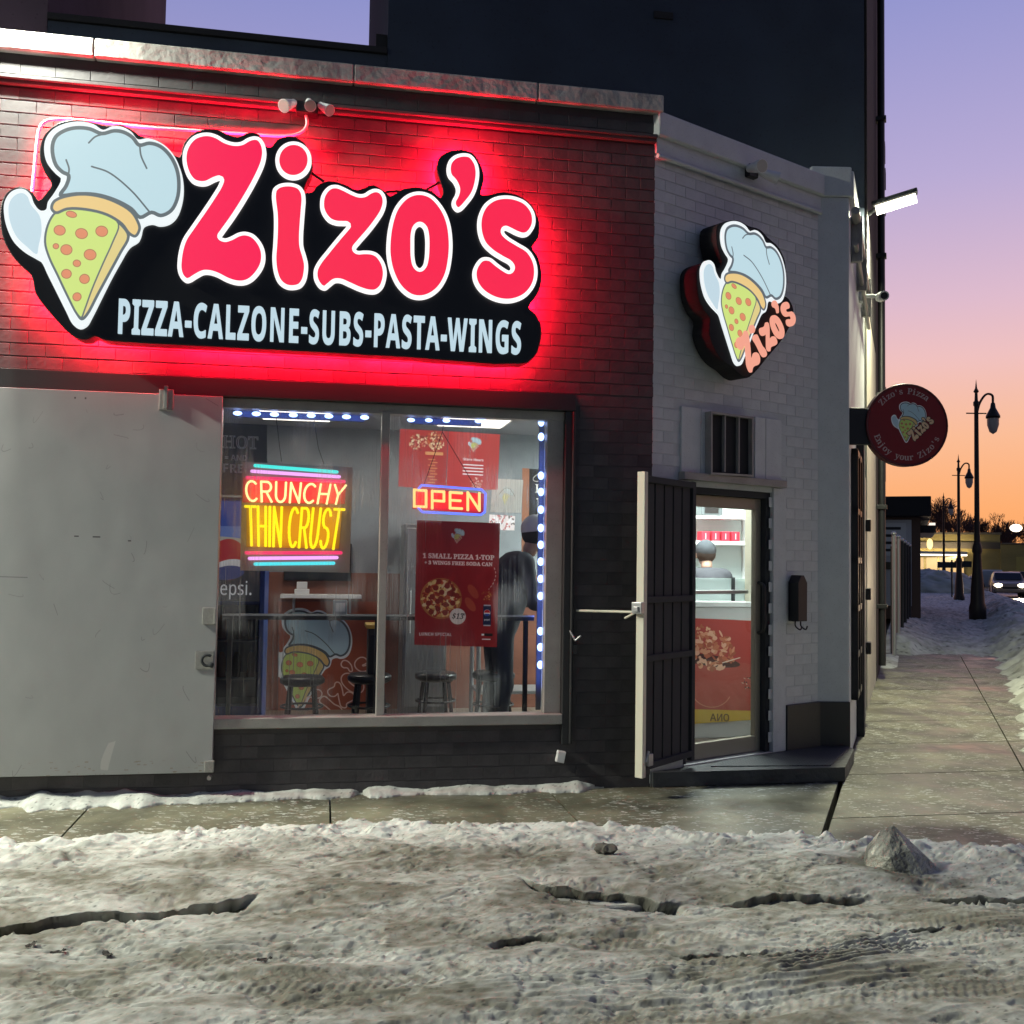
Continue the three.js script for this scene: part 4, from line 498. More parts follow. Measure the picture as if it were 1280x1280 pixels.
function stool(px, py, z, label) {
  const [x, y] = FA.at(px, py, z), g = thing('bar_stool', label, 'stool', FA, [x, 0.1, z], 'black stools inside the window'), P = (a, r, h) => [x + Math.cos(a) * r, h, z + Math.sin(a) * r];
  part(g, 'seat', new THREE.LatheGeometry([[0, y - 0.05], [0.13, y - 0.05], [0.165, y - 0.03], [0.168, y], [0.15, y + 0.018], [0, y + 0.022]].map(p => new THREE.Vector2(...p)), 24).translate(x, 0, z), mat([0.015, 0.015, 0.017], { roughness: 0.3 }));
  for (let k = 0; k < 4; k++) part(g, 'leg', rod(P(k * Math.PI / 2 + 0.7, 0.19, 0.1), P(k * Math.PI / 2 + 0.7, 0.12, y - 0.05), 0.016), M.black);
  for (const h of [0.3, 0.48]) part(g, 'foot_ring', new THREE.TorusGeometry(0.155, 0.009, 6, 24).rotateX(Math.PI / 2).translate(x, h, z), M.black);
}
stool(378, 848, -0.85, 'black round stool standing before the cook hat mural'); stool(462, 845, -0.85, 'black round stool beside the window mullion, before orange wall'); stool(617, 842, -0.85, 'black round stool beside the legs of the capped worker'); stool(545, 843, -1.1, 'black round stool below the red pizza poster');
{
  const z = backD + 0.3, A = FA.at(350, 752, z), B = FA.at(452, 744, z), g = thing('wall_shelf', 'pale wall shelf above the mural', 'shelf', FA, [(A[0] + B[0]) / 2, B[1], z]);
  part(g, 'board', [rb(A[0], B[0], B[1] - 0.035, B[1], z - 0.25, z, 0.004)], M.whitePlain); for (const k of [0.15, 0.85]) part(g, 'bracket', [bb(lerp(A[0], B[0], k), lerp(A[0], B[0], k) + 0.02, B[1] - 0.18, B[1] - 0.036, z - 0.29, z - 0.1)], M.alu);
  const b = FA.at(377, 744, z), bx = thing('paper_box', 'small white box standing on the wall shelf', 'box', FA, [b[0], B[1], z - 0.1]); part(bx, 'box', [rb(b[0] - 0.07, b[0] + 0.07, B[1] + 0.001, B[1] + 0.05, z - 0.18, z - 0.05, 0.004)], M.whitePlain); part(bx, 'lid', [rb(b[0] - 0.05, b[0] + 0.05, B[1] + 0.051, B[1] + 0.12, z - 0.16, z - 0.07, 0.004)], M.whitePlain);
  const m = FA.at(400, 728, z), tv = thing('wall_screen', 'dark wall mounted screen above the pale shelf', 'screen', FA, [m[0], m[1], backD + 0.05]); part(tv, 'frame', [rb(A[0] + 0.02, B[0] - 0.1, B[1] + 0.13, B[1] + 0.5, backD + 0.025, backD + 0.07, 0.006)], M.black); part(tv, 'display', [bb(A[0] + 0.04, B[0] - 0.12, B[1] + 0.15, B[1] + 0.48, backD + 0.071, backD + 0.074)], mat([0.03, 0.035, 0.04], { roughness: 0.1 }));
}
function ceilingLight(x, z, w, h, I, label, col = lin(255, 246, 232)) {
  const g = thing('ceiling_light', label, 'light', FA, [x, 2.85, z], 'ceiling panels'); part(g, 'frame', [rb(x - w / 2 - 0.03, x + w / 2 + 0.03, 2.86, 2.898, z - h / 2 - 0.03, z + h / 2 + 0.03, 0.004)], M.whitePlain);
  part(g, 'light_panel', bb(x - w / 2, x + w / 2, 2.853, 2.859, z - h / 2, z + h / 2), glow(col, 2.2)); rectLight(FA.world(x, 2.845, z), V(0, -1, 0), w, h, col, I);
}
ceilingLight(-2.6, -2.2, 0.6, 0.6, 7, 'white ceiling light panel over the mural'); ceilingLight(-1.0, -2.2, 0.6, 0.6, 7.5, 'white ceiling light panel over the capped worker'); ceilingLight(-5, -2.0, 0.6, 0.6, 8, 'white ceiling light panel behind the shutter'); ceilingLight(1.15, -2.1, 0.9, 0.8, 60, 'long white ceiling light inside the door', lin(240, 255, 248));
ceilingLight(0.72, -1.05, 0.35, 0.35, 45, 'small square ceiling light just inside the entrance', lin(240, 255, 248));
{ // service counter seen through the door
  const w0 = -1.35, a = FA.at(838, 800, w0)[0], b = FA.at(941, 800, w0)[0], yt = FA.at(900, 752, w0)[1], y0 = 0.1, g = thing('service_counter', 'white service counter facing the door', 'counter', FA, [(a + b) / 2, 0.1, w0 - 0.3]);
  part(g, 'body', [rb(a, b, y0, yt - 0.05, w0 - 0.5, w0, 0.006)], M.whitePlain); part(g, 'worktop', [rb(a - 0.02, b + 0.02, yt - 0.048, yt, w0 - 0.52, w0 + 0.03, 0.008)], M.whitePlain);
  part(g, 'glass_guard', [rb(a, b, yt + 0.002, yt + 0.2, w0 - 0.1, w0 - 0.09, 0.002)], mat([0.62, 0.72, 0.71], { roughness: 0.3 })); part(g, 'post', [rb(lerp(a, b, 0.78), lerp(a, b, 0.78) + 0.03, yt + 0.002, yt + 0.21, w0 - 0.088, w0 - 0.07, 0.003)], M.steelDark);
  sheet(FA, [[850, 772], [941, 776], [939, 900], [850, 906]], w0 + 0.012, 400, 640, (c, W, H) => { c.fillStyle = '#b84036'; c.fillRect(0, 0, W, H); c.fillStyle = '#4a1512'; c.beginPath(); c.ellipse(160, 250, 170, 34, 0.12, 0, 7); c.fill(); foodBlob(c, 130, 110, 70, 60, ['#d89a74', '#e8b890', '#b8603c']); foodBlob(c, 180, 190, 120, 120, ['#e09a78', '#d07a56', '#eab294', '#b0583a', '#c86c4a']); c.strokeStyle = '#f0d8c8'; c.lineWidth = 6; c.beginPath(); c.moveTo(230, 262); c.lineTo(330, 226); c.stroke(); c.strokeStyle = 'rgba(240,190,160,.5)'; c.beginPath(); c.arc(170, 420, 110, 0.4, 3.6); c.stroke(); foodBlob(c, 380, 380, 40, 26, ['#30201c', '#181010', '#d0b0a0']); c.fillStyle = '#d8b23c'; c.fillRect(0, 545, W, 95); c.fillStyle = '#6a4a1c'; c.font = 'bold 60px monospace'; c.save(); c.translate(330, 612); c.scale(-1, 1); c.fillText('ONA', 60, 0); c.restore(); }, 'wings_poster', 'red food poster of fried wings with a yellow strip on the counter', 'poster');
  const z = -2.95, s0 = FA.at(830, 672, z), s1 = FA.at(945, 676, z), sh = thing('stock_shelf', 'white stock shelf behind the service counter', 'shelf', FA, [(s0[0] + s1[0]) / 2, s1[1], z]); part(sh, 'board', [rb(s0[0], s1[0], s1[1] - 0.05, s1[1] - 0.01, z - 0.3, z, 0.004)], M.whitePlain); part(sh, 'upper_board', [rb(s0[0], s1[0], s1[1] + 0.22, s1[1] + 0.25, z - 0.3, z, 0.004)], M.whitePlain); part(sh, 'back_board', [bb(s0[0], s1[0], 1.0, 2.7, z - 0.33, z - 0.302)], mat([0.6, 0.66, 0.65], { roughness: 0.6 })); for (const s of [s0[0], s1[0] - 0.03]) part(sh, 'upright', [bb(s, s + 0.028, 0.1, 2.6, z - 0.301, z - 0.27)], M.whitePlain);
  for (let k = 0; k < 4; k++) { const x = FA.at(884 + k * 12.5, 668, z)[0], bx = thing('red_carton', 'small red carton in the row on the stock shelf', 'carton', FA, [x, s1[1], z - 0.1], 'red cartons on the shelf'); part(bx, 'box', [rb(x - 0.05, x + 0.036, s1[1] - 0.009, s1[1] + 0.09, z - 0.16, z - 0.02, 0.004)], mat([0.55, 0.02, 0.05], { roughness: 0.5 })); part(bx, 'stripe', bb(x - 0.012, x - 0.004, s1[1] + 0.01, s1[1] + 0.07, z - 0.0195, z - 0.018), M.whitePlain); }
  const ov = FA.at(893, 640, z), o = thing('toaster_oven', 'dark appliance on the upper stock shelf', 'oven', FA, [ov[0], ov[1], z - 0.1]); part(o, 'body', [rb(ov[0] - 0.13, ov[0] + 0.1, s1[1] + 0.251, s1[1] + 0.43, z - 0.25, z - 0.02, 0.02)], mat([0.12, 0.14, 0.15], { roughness: 0.4 })); part(o, 'front', [rb(ov[0] - 0.1, ov[0] + 0.05, s1[1] + 0.28, s1[1] + 0.4, z - 0.019, z - 0.01, 0.004)], M.black);
  const cl = FB.at(950, 760, -0.55), col = thing('cream_pillar', 'pale cream pillar just inside the door', 'pillar', FB, [cl[0], 0.1, -0.55]); part(col, 'shaft', [rb(cl[0] - 0.05, cl[0] + 0.12, 0.101, 2.895, -0.68, -0.55, 0.006)], M.cream); for (const y of [1.98, 1.78]) part(col, 'switch', [rb(cl[0] - 0.03, cl[0] + 0.02, y, y + 0.1, -0.549, -0.53, 0.004)], M.black);
  const st = FB.at(931, 632, -0.1), sk = thing('door_sticker', 'dark red oval sticker at the top of the door glass', 'sticker', FB, [st[0], st[1], -0.1]); part(sk, 'oval', [new THREE.CylinderGeometry(0.055, 0.055, 0.003, 24).rotateX(Math.PI / 2).scale(1, 0.5, 1).translate(st[0], st[1], -0.1)], mat([0.12, 0.03, 0.03], { roughness: 0.4 })); part(sk, 'rim', [new THREE.TorusGeometry(0.055, 0.004, 6, 24).scale(1, 0.5, 1).translate(st[0], st[1], -0.099)], M.black);
}
{ // more of the kitchen behind the glass
  const steel = mat([0.42, 0.44, 0.45], { roughness: 0.35, metalness: 0.6 }), z = -2.0, a = FA.at(596, 760, z)[0], b = FA.at(700, 760, z)[0], y = FA.at(640, 752, z)[1];
  const g = thing('prep_table', 'steel kitchen table with a lower shelf behind the capped worker', 'table', FA, [(a + b) / 2, 0.1, z]); part(g, 'top', [rb(a, b, y - 0.04, y, z - 0.5, z, 0.006)], steel); part(g, 'lower_shelf', [rb(a + 0.03, b - 0.03, 0.4, 0.43, z - 0.48, z - 0.02, 0.004)], steel); for (const [x, q] of [[a + 0.03, z - 0.04], [b - 0.03, z - 0.04], [a + 0.03, z - 0.46], [b - 0.03, z - 0.46]]) part(g, 'leg', rod([x, 0.1, q], [x, y - 0.04, q], 0.02), steel);
  const pc = [[0.6, 0.58, 0.54], [0.25, 0.1, 0.08], [0.7, 0.7, 0.68]], nm = ['cream tub standing on the steel kitchen table', 'brown tub standing on the steel kitchen table', 'white tub standing on the steel kitchen table'];
  for (let k = 0; k < 3; k++) { const x = lerp(a, b, 0.18 + k * 0.16), t = thing('food_tub', nm[k], 'tub', FA, [x, y, z - 0.15]); part(t, 'tub', rod([x, y + 0.001, z - 0.15], [x, y + 0.1 + 0.03 * k, z - 0.15], 0.05, 0.06, 16), mat(pc[k])); part(t, 'lid', rod([x, y + 0.101 + 0.03 * k, z - 0.15], [x, y + 0.115 + 0.03 * k, z - 0.15], 0.064, 0.064, 16), M.whitePlain); }
  const bx = FA.at(469, 800, -0.8)[0], bn = thing('black_cabinet', 'tall narrow black cabinet beside the window mullion', 'cabinet', FA, [bx, 0.1, -0.8]), by = FA.at(469, 786, -0.8)[1]; part(bn, 'body', [rb(bx - 0.05, bx + 0.06, 0.101, by, -1.1, -0.8, 0.006)], M.black); part(bn, 'top', [rb(bx - 0.07, bx + 0.08, by + 0.001, by + 0.03, -1.12, -0.78, 0.006)], mat([0.5, 0.3, 0.06])); part(bn, 'door', [rb(bx - 0.04, bx + 0.05, 0.15, by - 0.05, -0.799, -0.785, 0.004)], M.blackMatt);
  const fz = -2.7, fa = FA.at(505, 700, fz)[0], fb2 = FA.at(560, 700, fz)[0], fy = FA.at(530, 655, fz)[1], fr = thing('steel_fridge', 'tall steel fridge standing behind the red poster', 'fridge', FA, [(fa + fb2) / 2, 0.1, fz]); part(fr, 'body', [rb(fa, fb2, 0.101, fy, fz - 0.5, fz, 0.01)], mat([0.2, 0.21, 0.22], { roughness: 0.4, metalness: 0.5 })); part(fr, 'door', [rb(fa + 0.02, fb2 - 0.02, 0.2, fy - 0.04, fz + 0.001, fz + 0.03, 0.008)], mat([0.26, 0.27, 0.28], { roughness: 0.35, metalness: 0.5 })); part(fr, 'handle', rod([fa + 0.06, 0.9, fz + 0.06], [fa + 0.06, 1.3, fz + 0.06], 0.012), M.alu);
  const nz = -0.34, nx = FA.at(425, 765, nz)[0], nb = thing('napkin_holder', 'small steel napkin holder on the window counter', 'napkin holder', FA, [nx, 1.193, nz]); part(nb, 'case', [rb(nx - 0.05, nx + 0.05, 1.1935, 1.3, nz - 0.05, nz + 0.05, 0.008)], steel); part(nb, 'napkins', [bb(nx - 0.035, nx + 0.035, 1.22, 1.28, nz + 0.051, nz + 0.054)], M.whitePlain);
}
// ---------------------------------------------------------------- people
function meshField(f, c, half, n) { // marching cubes over a signed distance
  const mc = new MarchingCubes(n, mat(0xffffff), false, false, 90000); mc.isolation = 0; const s = 2 / n;
  for (let k = 0; k < n; k++) for (let j = 0; j < n; j++) for (let i = 0; i < n; i++) mc.field[i + j * n + k * n * n] = -f(c[0] + (i - n / 2) * s * half, c[1] + (j - n / 2) * s * half, c[2] + (k - n / 2) * s * half);
  mc.update(); const m = mc.count ?? mc.geometry.drawRange.count, g = new THREE.BufferGeometry(); g.setAttribute('position', new THREE.Float32BufferAttribute(Array.from(mc.positionArray.slice(0, m * 3)), 3)); g.scale(half, half, half).translate(...c); g.computeVertexNormals();
  const nn = mc.normalArray.slice(0, m * 3); g.setAttribute('normal', new THREE.Float32BufferAttribute(Array.from(nn), 3)); g.setAttribute('uv', new THREE.Float32BufferAttribute(new Float32Array(m * 2), 2)); return g;
}
const cap = (p, a, b, ra, rb2) => { const ab = [b[0] - a[0], b[1] - a[1], b[2] - a[2]], ap = [p[0] - a[0], p[1] - a[1], p[2] - a[2]], t = clamp((ab[0] * ap[0] + ab[1] * ap[1] + ab[2] * ap[2]) / (ab[0] ** 2 + ab[1] ** 2 + ab[2] ** 2)); return Math.hypot(ap[0] - ab[0] * t, ap[1] - ab[1] * t, ap[2] - ab[2] * t) - lerp(ra, rb2, t); };
const smin = (a, b, k) => { const h = clamp(0.5 + 0.5 * (b - a) / k); return lerp(b, a, h) - k * h * (1 - h); };
const field = (bones, k = 0.04) => (x, y, z) => { let d = 9; for (const b of bones) d = smin(d, cap([x, y, z], ...b), k); return d; };
function person(frame, x, z, face, label, H, hatC, clothC, lean, knit) { // local +x is the way the figure faces, then turned by face
  const g = thing('person', label, 'person', frame, [x, 0.1, z]); g.rotation.y += face; const s = H / 1.75, S = a => a.map(q => q * s), L = lean;
  const hip = [0, 0.93, 0], chest = [0.10 * L, 1.28, 0], neck = [0.2 * L, 1.46, 0], head = [0.2 * L + 0.06, 1.6 - 0.02 * L, 0];
  const bones = [[hip, chest, 0.15, 0.16], [[0, 1.0, 0.06], [0, 1.0, -0.06], 0.13, 0.13], [[chest[0] + 0.02, 1.36, 0.13], [chest[0] + 0.02, 1.36, -0.13], 0.085, 0.085]];
  for (const q of [1, -1]) bones.push([[0, 0.92, 0.085 * q], [0.02, 0.5, 0.095 * q], 0.092, 0.066], [[0.02, 0.5, 0.095 * q], [-0.02, 0.1, 0.1 * q], 0.062, 0.045], [[-0.03, 0.05, 0.1 * q], [0.13, 0.035, 0.11 * q], 0.045, 0.035], [[chest[0] + 0.02, 1.36, 0.17 * q], [chest[0] + 0.08, 1.08, 0.22 * q], 0.058, 0.046], [[chest[0] + 0.08, 1.08, 0.22 * q], [chest[0] + 0.3, 1.06, 0.14 * q], 0.045, 0.034]);
  const cloth = mat(clothC, { roughness: 0.9 }), skin = mat([0.45, 0.27, 0.2], { roughness: 0.55 });
  const bg = meshField(field(bones.map(b => [S(b[0]), S(b[1]), b[2] * s, b[3] * s])), [0.1 * s, 0.75 * s, 0], 0.82 * s, 72); part(g, 'body', bg, cloth, null, true);
  const hb = [[neck, [head[0] - 0.03, head[1] - 0.05, 0], 0.055, 0.055], [[head[0] - 0.02, head[1] + 0.03, 0], [head[0], head[1] + 0.02, 0], 0.092, 0.09], [[head[0] + 0.03, head[1] - 0.06, 0], [head[0] + 0.05, head[1] - 0.07, 0], 0.058, 0.045], [[head[0] + 0.095, head[1] + 0.01, 0], [head[0] + 0.115, head[1] - 0.02, 0], 0.012, 0.016], [[head[0] - 0.01, head[1] + 0.0, 0.088], [head[0] - 0.01, head[1] - 0.03, 0.088], 0.016, 0.012], [[head[0] - 0.01, head[1] + 0.0, -0.088], [head[0] - 0.01, head[1] - 0.03, -0.088], 0.016, 0.012]];
  const hg = meshField(field(hb.map(b => [S(b[0]), S(b[1]), b[2] * s, b[3] * s]), 0.02), S(head), 0.17 * s, 48); const hd = part(g, 'head', hg, skin, null, true);
  for (const q of [1, -1]) part(hd, 'eye', ball(...S([head[0] + 0.083, head[1] + 0.02, 0.034 * q]), 0.012 * s), M.black, null, true); part(hd, 'mouth', ball(...S([head[0] + 0.09, head[1] - 0.065, 0]), 0.016 * s, 0.5, 0.3, 1.3), mat([0.3, 0.1, 0.09]), null, true);
  for (const q of [1, -1]) { const w = [chest[0] + 0.3, 1.06, 0.14 * q], fb = [[w, [w[0] + 0.07, w[1] - 0.01, w[2]], 0.03, 0.034]]; for (let k = 0; k < 4; k++) { const oz = (k - 1.5) * 0.019, l = [0.07, 0.08, 0.075, 0.058][k]; fb.push([[w[0] + 0.08, w[1] - 0.012, w[2] + oz], [w[0] + 0.08 + l * 0.6, w[1] - 0.02, w[2] + oz], 0.0095, 0.009], [[w[0] + 0.08 + l * 0.6, w[1] - 0.02, w[2] + oz], [w[0] + 0.08 + l * 0.9, w[1] - 0.045, w[2] + oz], 0.009, 0.0075]); } fb.push([[w[0] + 0.03, w[1], w[2] - 0.03 * q], [w[0] + 0.08, w[1] - 0.015, w[2] - 0.05 * q], 0.012, 0.009]); part(g, 'hand', meshField(field(fb.map(b => [S(b[0]), S(b[1]), b[2] * s, b[3] * s]), 0.008), S([w[0] + 0.07, w[1] - 0.01, w[2]]), 0.12 * s, 40), skin, null, true); }
  part(g, 'hair', ball(...S([head[0] - 0.032, head[1] + 0.005, 0]), 0.096 * s, 0.95, 1.0, 1.0, 18), mat([0.02, 0.015, 0.012]), null, true);
  const ht = part(g, 'cap', [new THREE.SphereGeometry(0.104 * s, 20, 12, 0, 6.3, 0, knit || 1.75).scale(1.06, 1, 0.98).rotateZ(0.12).translate(...S([head[0] - 0.02, head[1] + 0.04, 0]))], mat(hatC, { roughness: 0.9, side: THREE.DoubleSide }), null, true);
  return g;
}
{ const [x] = FA.at(655, 680, -0.85); person(FA, x - 0.2, -0.85, 0.15, 'person in a pale cap and dark jacket leaning forward behind the window', 1.9, [0.72, 0.72, 0.72], [0.04, 0.045, 0.055], 1.2); }
{ const [x] = FA.at(890, 700, -2.3); person(FA, x, -2.3, 1.45, 'person in a dark knit hat bending behind the service counter', 1.76, [0.04, 0.05, 0.06], [0.05, 0.05, 0.06], 1.0, 2.25); }

// ---------------------------------------------------------------- the taller building behind
{
  const t0 = 3.1, c = L2(FS, t0, 0), far = L2(FS, 10, 0), g = thing('tall_building', 'dark windowless taller building rising behind the shop with uneven brick edge', 'building', FA, [0, 0, c[1]]), z = c[1];
  const x1 = c[0] - 5.41, x2 = c[0] - 8.75;
  part(g, 'tower_wall', [uvm(poly([[x1, z], c, far, [far[0] - 6, far[1]], [x1, z - 6]], 0, 15), 0.3)], M.navy);
  part(g, 'low_wall', [uvm(bb(x2, x1 - 0.003, 0, 6.86, z - 6, z - 0.01), 0.3)], M.navy); part(g, 'far_tower_wall', [uvm(bb(-14, x2 - 0.003, 0, 13, z - 7, z - 0.005), 0.3)], mat(0xffffff, { map: paintMap(96, 80, 92, 0.2), roughness: 0.9 }));
  part(g, 'low_coping', [rb(x2 + 0.002, x1 - 0.006, 6.861, 6.93, z - 0.4, z + 0.03, 0.01)], M.blackMatt);
  part(g, 'roof_corner', [bb(x1 - 0.12, x1 - 0.004, 6.931, 7.1, z - 0.5, z - 0.05)], M.blackMatt);
  const inS = m => inFrame(m, FS), zz = m => { const [x, q] = FA.loc(FS.o); m.position.set(x, 0, q - z); m.rotation.y = FS.th - FA.th; m.geometry.translate(0, 0, 0); return m; }; const S = (n, gs, m) => { const q = part(g, n, gs, m, null, true); return zz(q); };
  S('side_wall', [uvm(bb(t0 + 0.02, 9.99, 4.6, 15, 0.001, 0.03))], M.darkBrick); S('side_base', [uvm(bb(6.2, 9.99, 0, 4.6, 0.001, 0.03))], M.darkBrick); S('painted_base', [uvm(bb(t0 + 0.02, 6.19, 0, 4.59, 0.001, 0.025))], mat(0xffffff, { map: paintMap(205, 198, 178, 0.12), roughness: 0.6 }));
  for (let k = 0; k < 26; k++) { const y = 2.6 + k * 0.47, w = 0.01 + rnd() * 0.05; S('quoin', [bb(9.7, 9.98, y, y + 0.2 + rnd() * 0.22, 0.031, 0.031 + w)], M.darkBrick); }
  S('drain_pipe', [rod([6.4, 0.2, 0.1], [6.4, 12, 0.1], 0.05), ...[1, 2.4, 4, 6, 8].map(y => rb(6.33, 6.47, y, y + 0.06, 0.03, 0.17, 0.005))], M.black);
  part(g, 'vent', [rb(FA.at(830, 20, z)[0] - 0.12, FA.at(830, 20, z)[0] + 0.1, FA.at(830, 20, z)[1] - 0.04, FA.at(830, 20, z)[1] + 0.04, z + 0.001, z + 0.02, 0.004)], M.blackMatt);
  const cd = thing('roof_conduit', 'pale metal conduit running under the top of the side wall', 'conduit', FS, [1.5, 4.4, 0.05]); part(cd, 'pipe', [rod([0.05, 4.62, 0.05], [3.0, 4.5, 0.05], 0.035)], M.aluPaint); part(cd, 'lower_pipe', [rod([0.1, 4.35, 0.05], [3.0, 4.25, 0.05], 0.02)], M.aluPaint); for (const t of [0.3, 1.3, 2.4]) part(cd, 'clamp', [rb(t, t + 0.05, 4.25, 4.65, 0.001, 0.095, 0.004)], M.aluPaint);
}
// ---------------------------------------------------------------- ground, pavement, kerb, snow
{
  const asphalt = tex(512, 512, (u, v) => { const k = 1 + tn(u, v, 8, 6) * 0.5, s = tn(v, u, 3, 5) > 0.12 ? 1.7 : 1; return [38 * k * s, 37 * k * s, 37 * k * s].map(q => clamp(q, 0, 255)); }, true);
  const gm = new THREE.PlaneGeometry(900, 900).rotateX(-Math.PI / 2).translate(0, -0.14, -150); const uv = gm.attributes.uv; for (let i = 0; i < uv.count; i++) uv.setXY(i, uv.getX(i) * 180, uv.getY(i) * 180);
  const g = thing('road', 'dark wet asphalt road partly under snow', 'road', FW, [0, 0, 0], null, 'structure'); part(g, 'asphalt', gm, mat(0xffffff, { map: asphalt, roughness: 0.42, bumpMap: bumpFine, bumpScale: 0.006 }));
  const fleck = (u, v) => { const a = n2(u * 16, v * 44) + 0.5 * n2b(u * 60, v * 140), b = tn(u, v, 4, 3); return a > 0.8 - b * 0.9; };
  const slabTex = tex(1024, 1024, (u, v) => { if (fleck(u, v)) { const w = 178 + n2(u * 300, v * 300) * 25; return [w, w, w * 0.96]; } const k = 1 + tn(u, v, 6, 6) * 0.45 + n2(u * 260, v * 260) * 0.05, s = 1 + tn(v, u, 2, 3) * 0.3; return [104 * k * s, 101 * k * s, 84 * k * s].map(q => clamp(q, 0, 255)); }, true, 0.45);
  const slabRough = tex(512, 512, (u, v) => 0.55 + tn(u, v, 4, 5) * 0.5, false, 0.45);
  const sm = mat(0xffffff, { map: slabTex, roughnessMap: slabRough, roughness: 1, bumpMap: bumpFine, bumpScale: 0.006 });
  const sw = thing('sidewalk', 'wet concrete pavement slabs with scattered frozen snow', 'pavement', FW, [0, 0, 0], null, 'structure');
  const slab = pts => part(sw, 'slab', [uvm(poly(pts.map(p => [p.x, p.z]), -0.13, 0.0))], sm), A = (s, d) => FA.world(s, 0, d);
  for (let s = -8.25; s < -0.8; s += 1.5) slab([A(s + 0.006, -0.02), A(s + 1.494, -0.02), A(s + 1.494, 2.2), A(s + 0.006, 2.2)].reverse());
  slab([A(-0.744, -0.02), A(1.455, -0.02), A(0.09, 2.2), A(-0.744, 2.2)].reverse());
  const k = FA.u.dot(FS.n), Q = (t, q) => FS.world(t, 0, 0).addScaledVector(FA.u, q / k); let t = -3.6;
  for (; t < 14; t += 1.45) for (const [q0, q1] of [[0.012, 1.3], [1.312, 2.4]]) slab([Q(t + 0.006, q0), Q(t + 0.006, q1), Q(t + 1.438, q1), Q(t + 1.438, q0)]);
  const kb = thing('kerb', 'stone kerb edge half buried under dirty snow', 'kerb', FA, [0, 0, 0], null, 'structure'); for (let s = -8; s < 0; s += 1.2) part(kb, 'kerb_stone', [uvm(rb(s, s + 1.192, -0.13, -0.012, 2.21, 2.36, 0.015))], M.coping);
}
const sd = (px, py, g = 0) => FA.loc(gnd(px, py, g));
const GOUGE = [[-60, 1172, 315, 1133, 0.12, 0.26], [655, 1108, 842, 1130, 0.17, 0.24], [905, 1128, 1085, 1122, 0.09, 0.06], [1165, 1128, 1300, 1122, 0.1, 0.08], [610, 1178, 695, 1170, 0.08, 0.05], [1080, 1165, 1180, 1160, 0.05, 0.06], [840, 1196, 960, 1190, 0.05, 0.05]].map(([a, b, c, d, w, h]) => [...sd(a, b), ...sd(c, d), w, h]);
{ // wet kerb face laid bare under the crust
  const k = scene.getObjectByName('kerb'), [s0, d0, s1, d1] = GOUGE[0], a = Math.atan2(d0 - d1, s1 - s0), L = Math.hypot(s1 - s0, d1 - d0) / 3, wet = mat([0.022, 0.022, 0.022], { roughness: 0.3, bumpMap: bumpFine, bumpScale: 0.01 });
  for (let i = 0; i < 3; i++) { const m = part(k, 'kerb_stone', [uvm(rb(0.004, L - 0.004, -0.14, -0.03, -0.16, -0.012, 0.012))], wet); m.position.set(s0 + (s1 - s0) * i / 3, 0, d0 + (d1 - d0) * i / 3); m.rotation.y = a; }
}
const EDGE = [[-7, 1.05], [-4, 1.0], [-2.6, 0.82], [-1.2, 0.92], [0, 1.22], [0.58, 1.42], [1.2, 1.75], [2.5, 2.1], [5, 2.6]];
const edgeAt = s => { let i = 1; while (i < EDGE.length - 1 && EDGE[i][0] < s) i++; const a = EDGE[i - 1], b = EDGE[i]; return lerp(a[1], b[1], clamp((s - a[0]) / (b[0] - a[0]))); };
const TR = sd(1060, 1195), TR2 = sd(600, 1235), TR3 = sd(760, 1225), TR4 = sd(250, 1190), TR5 = sd(900, 1245);
let shelf = 0;   // sideways shift of the crust where it overhangs a hollow
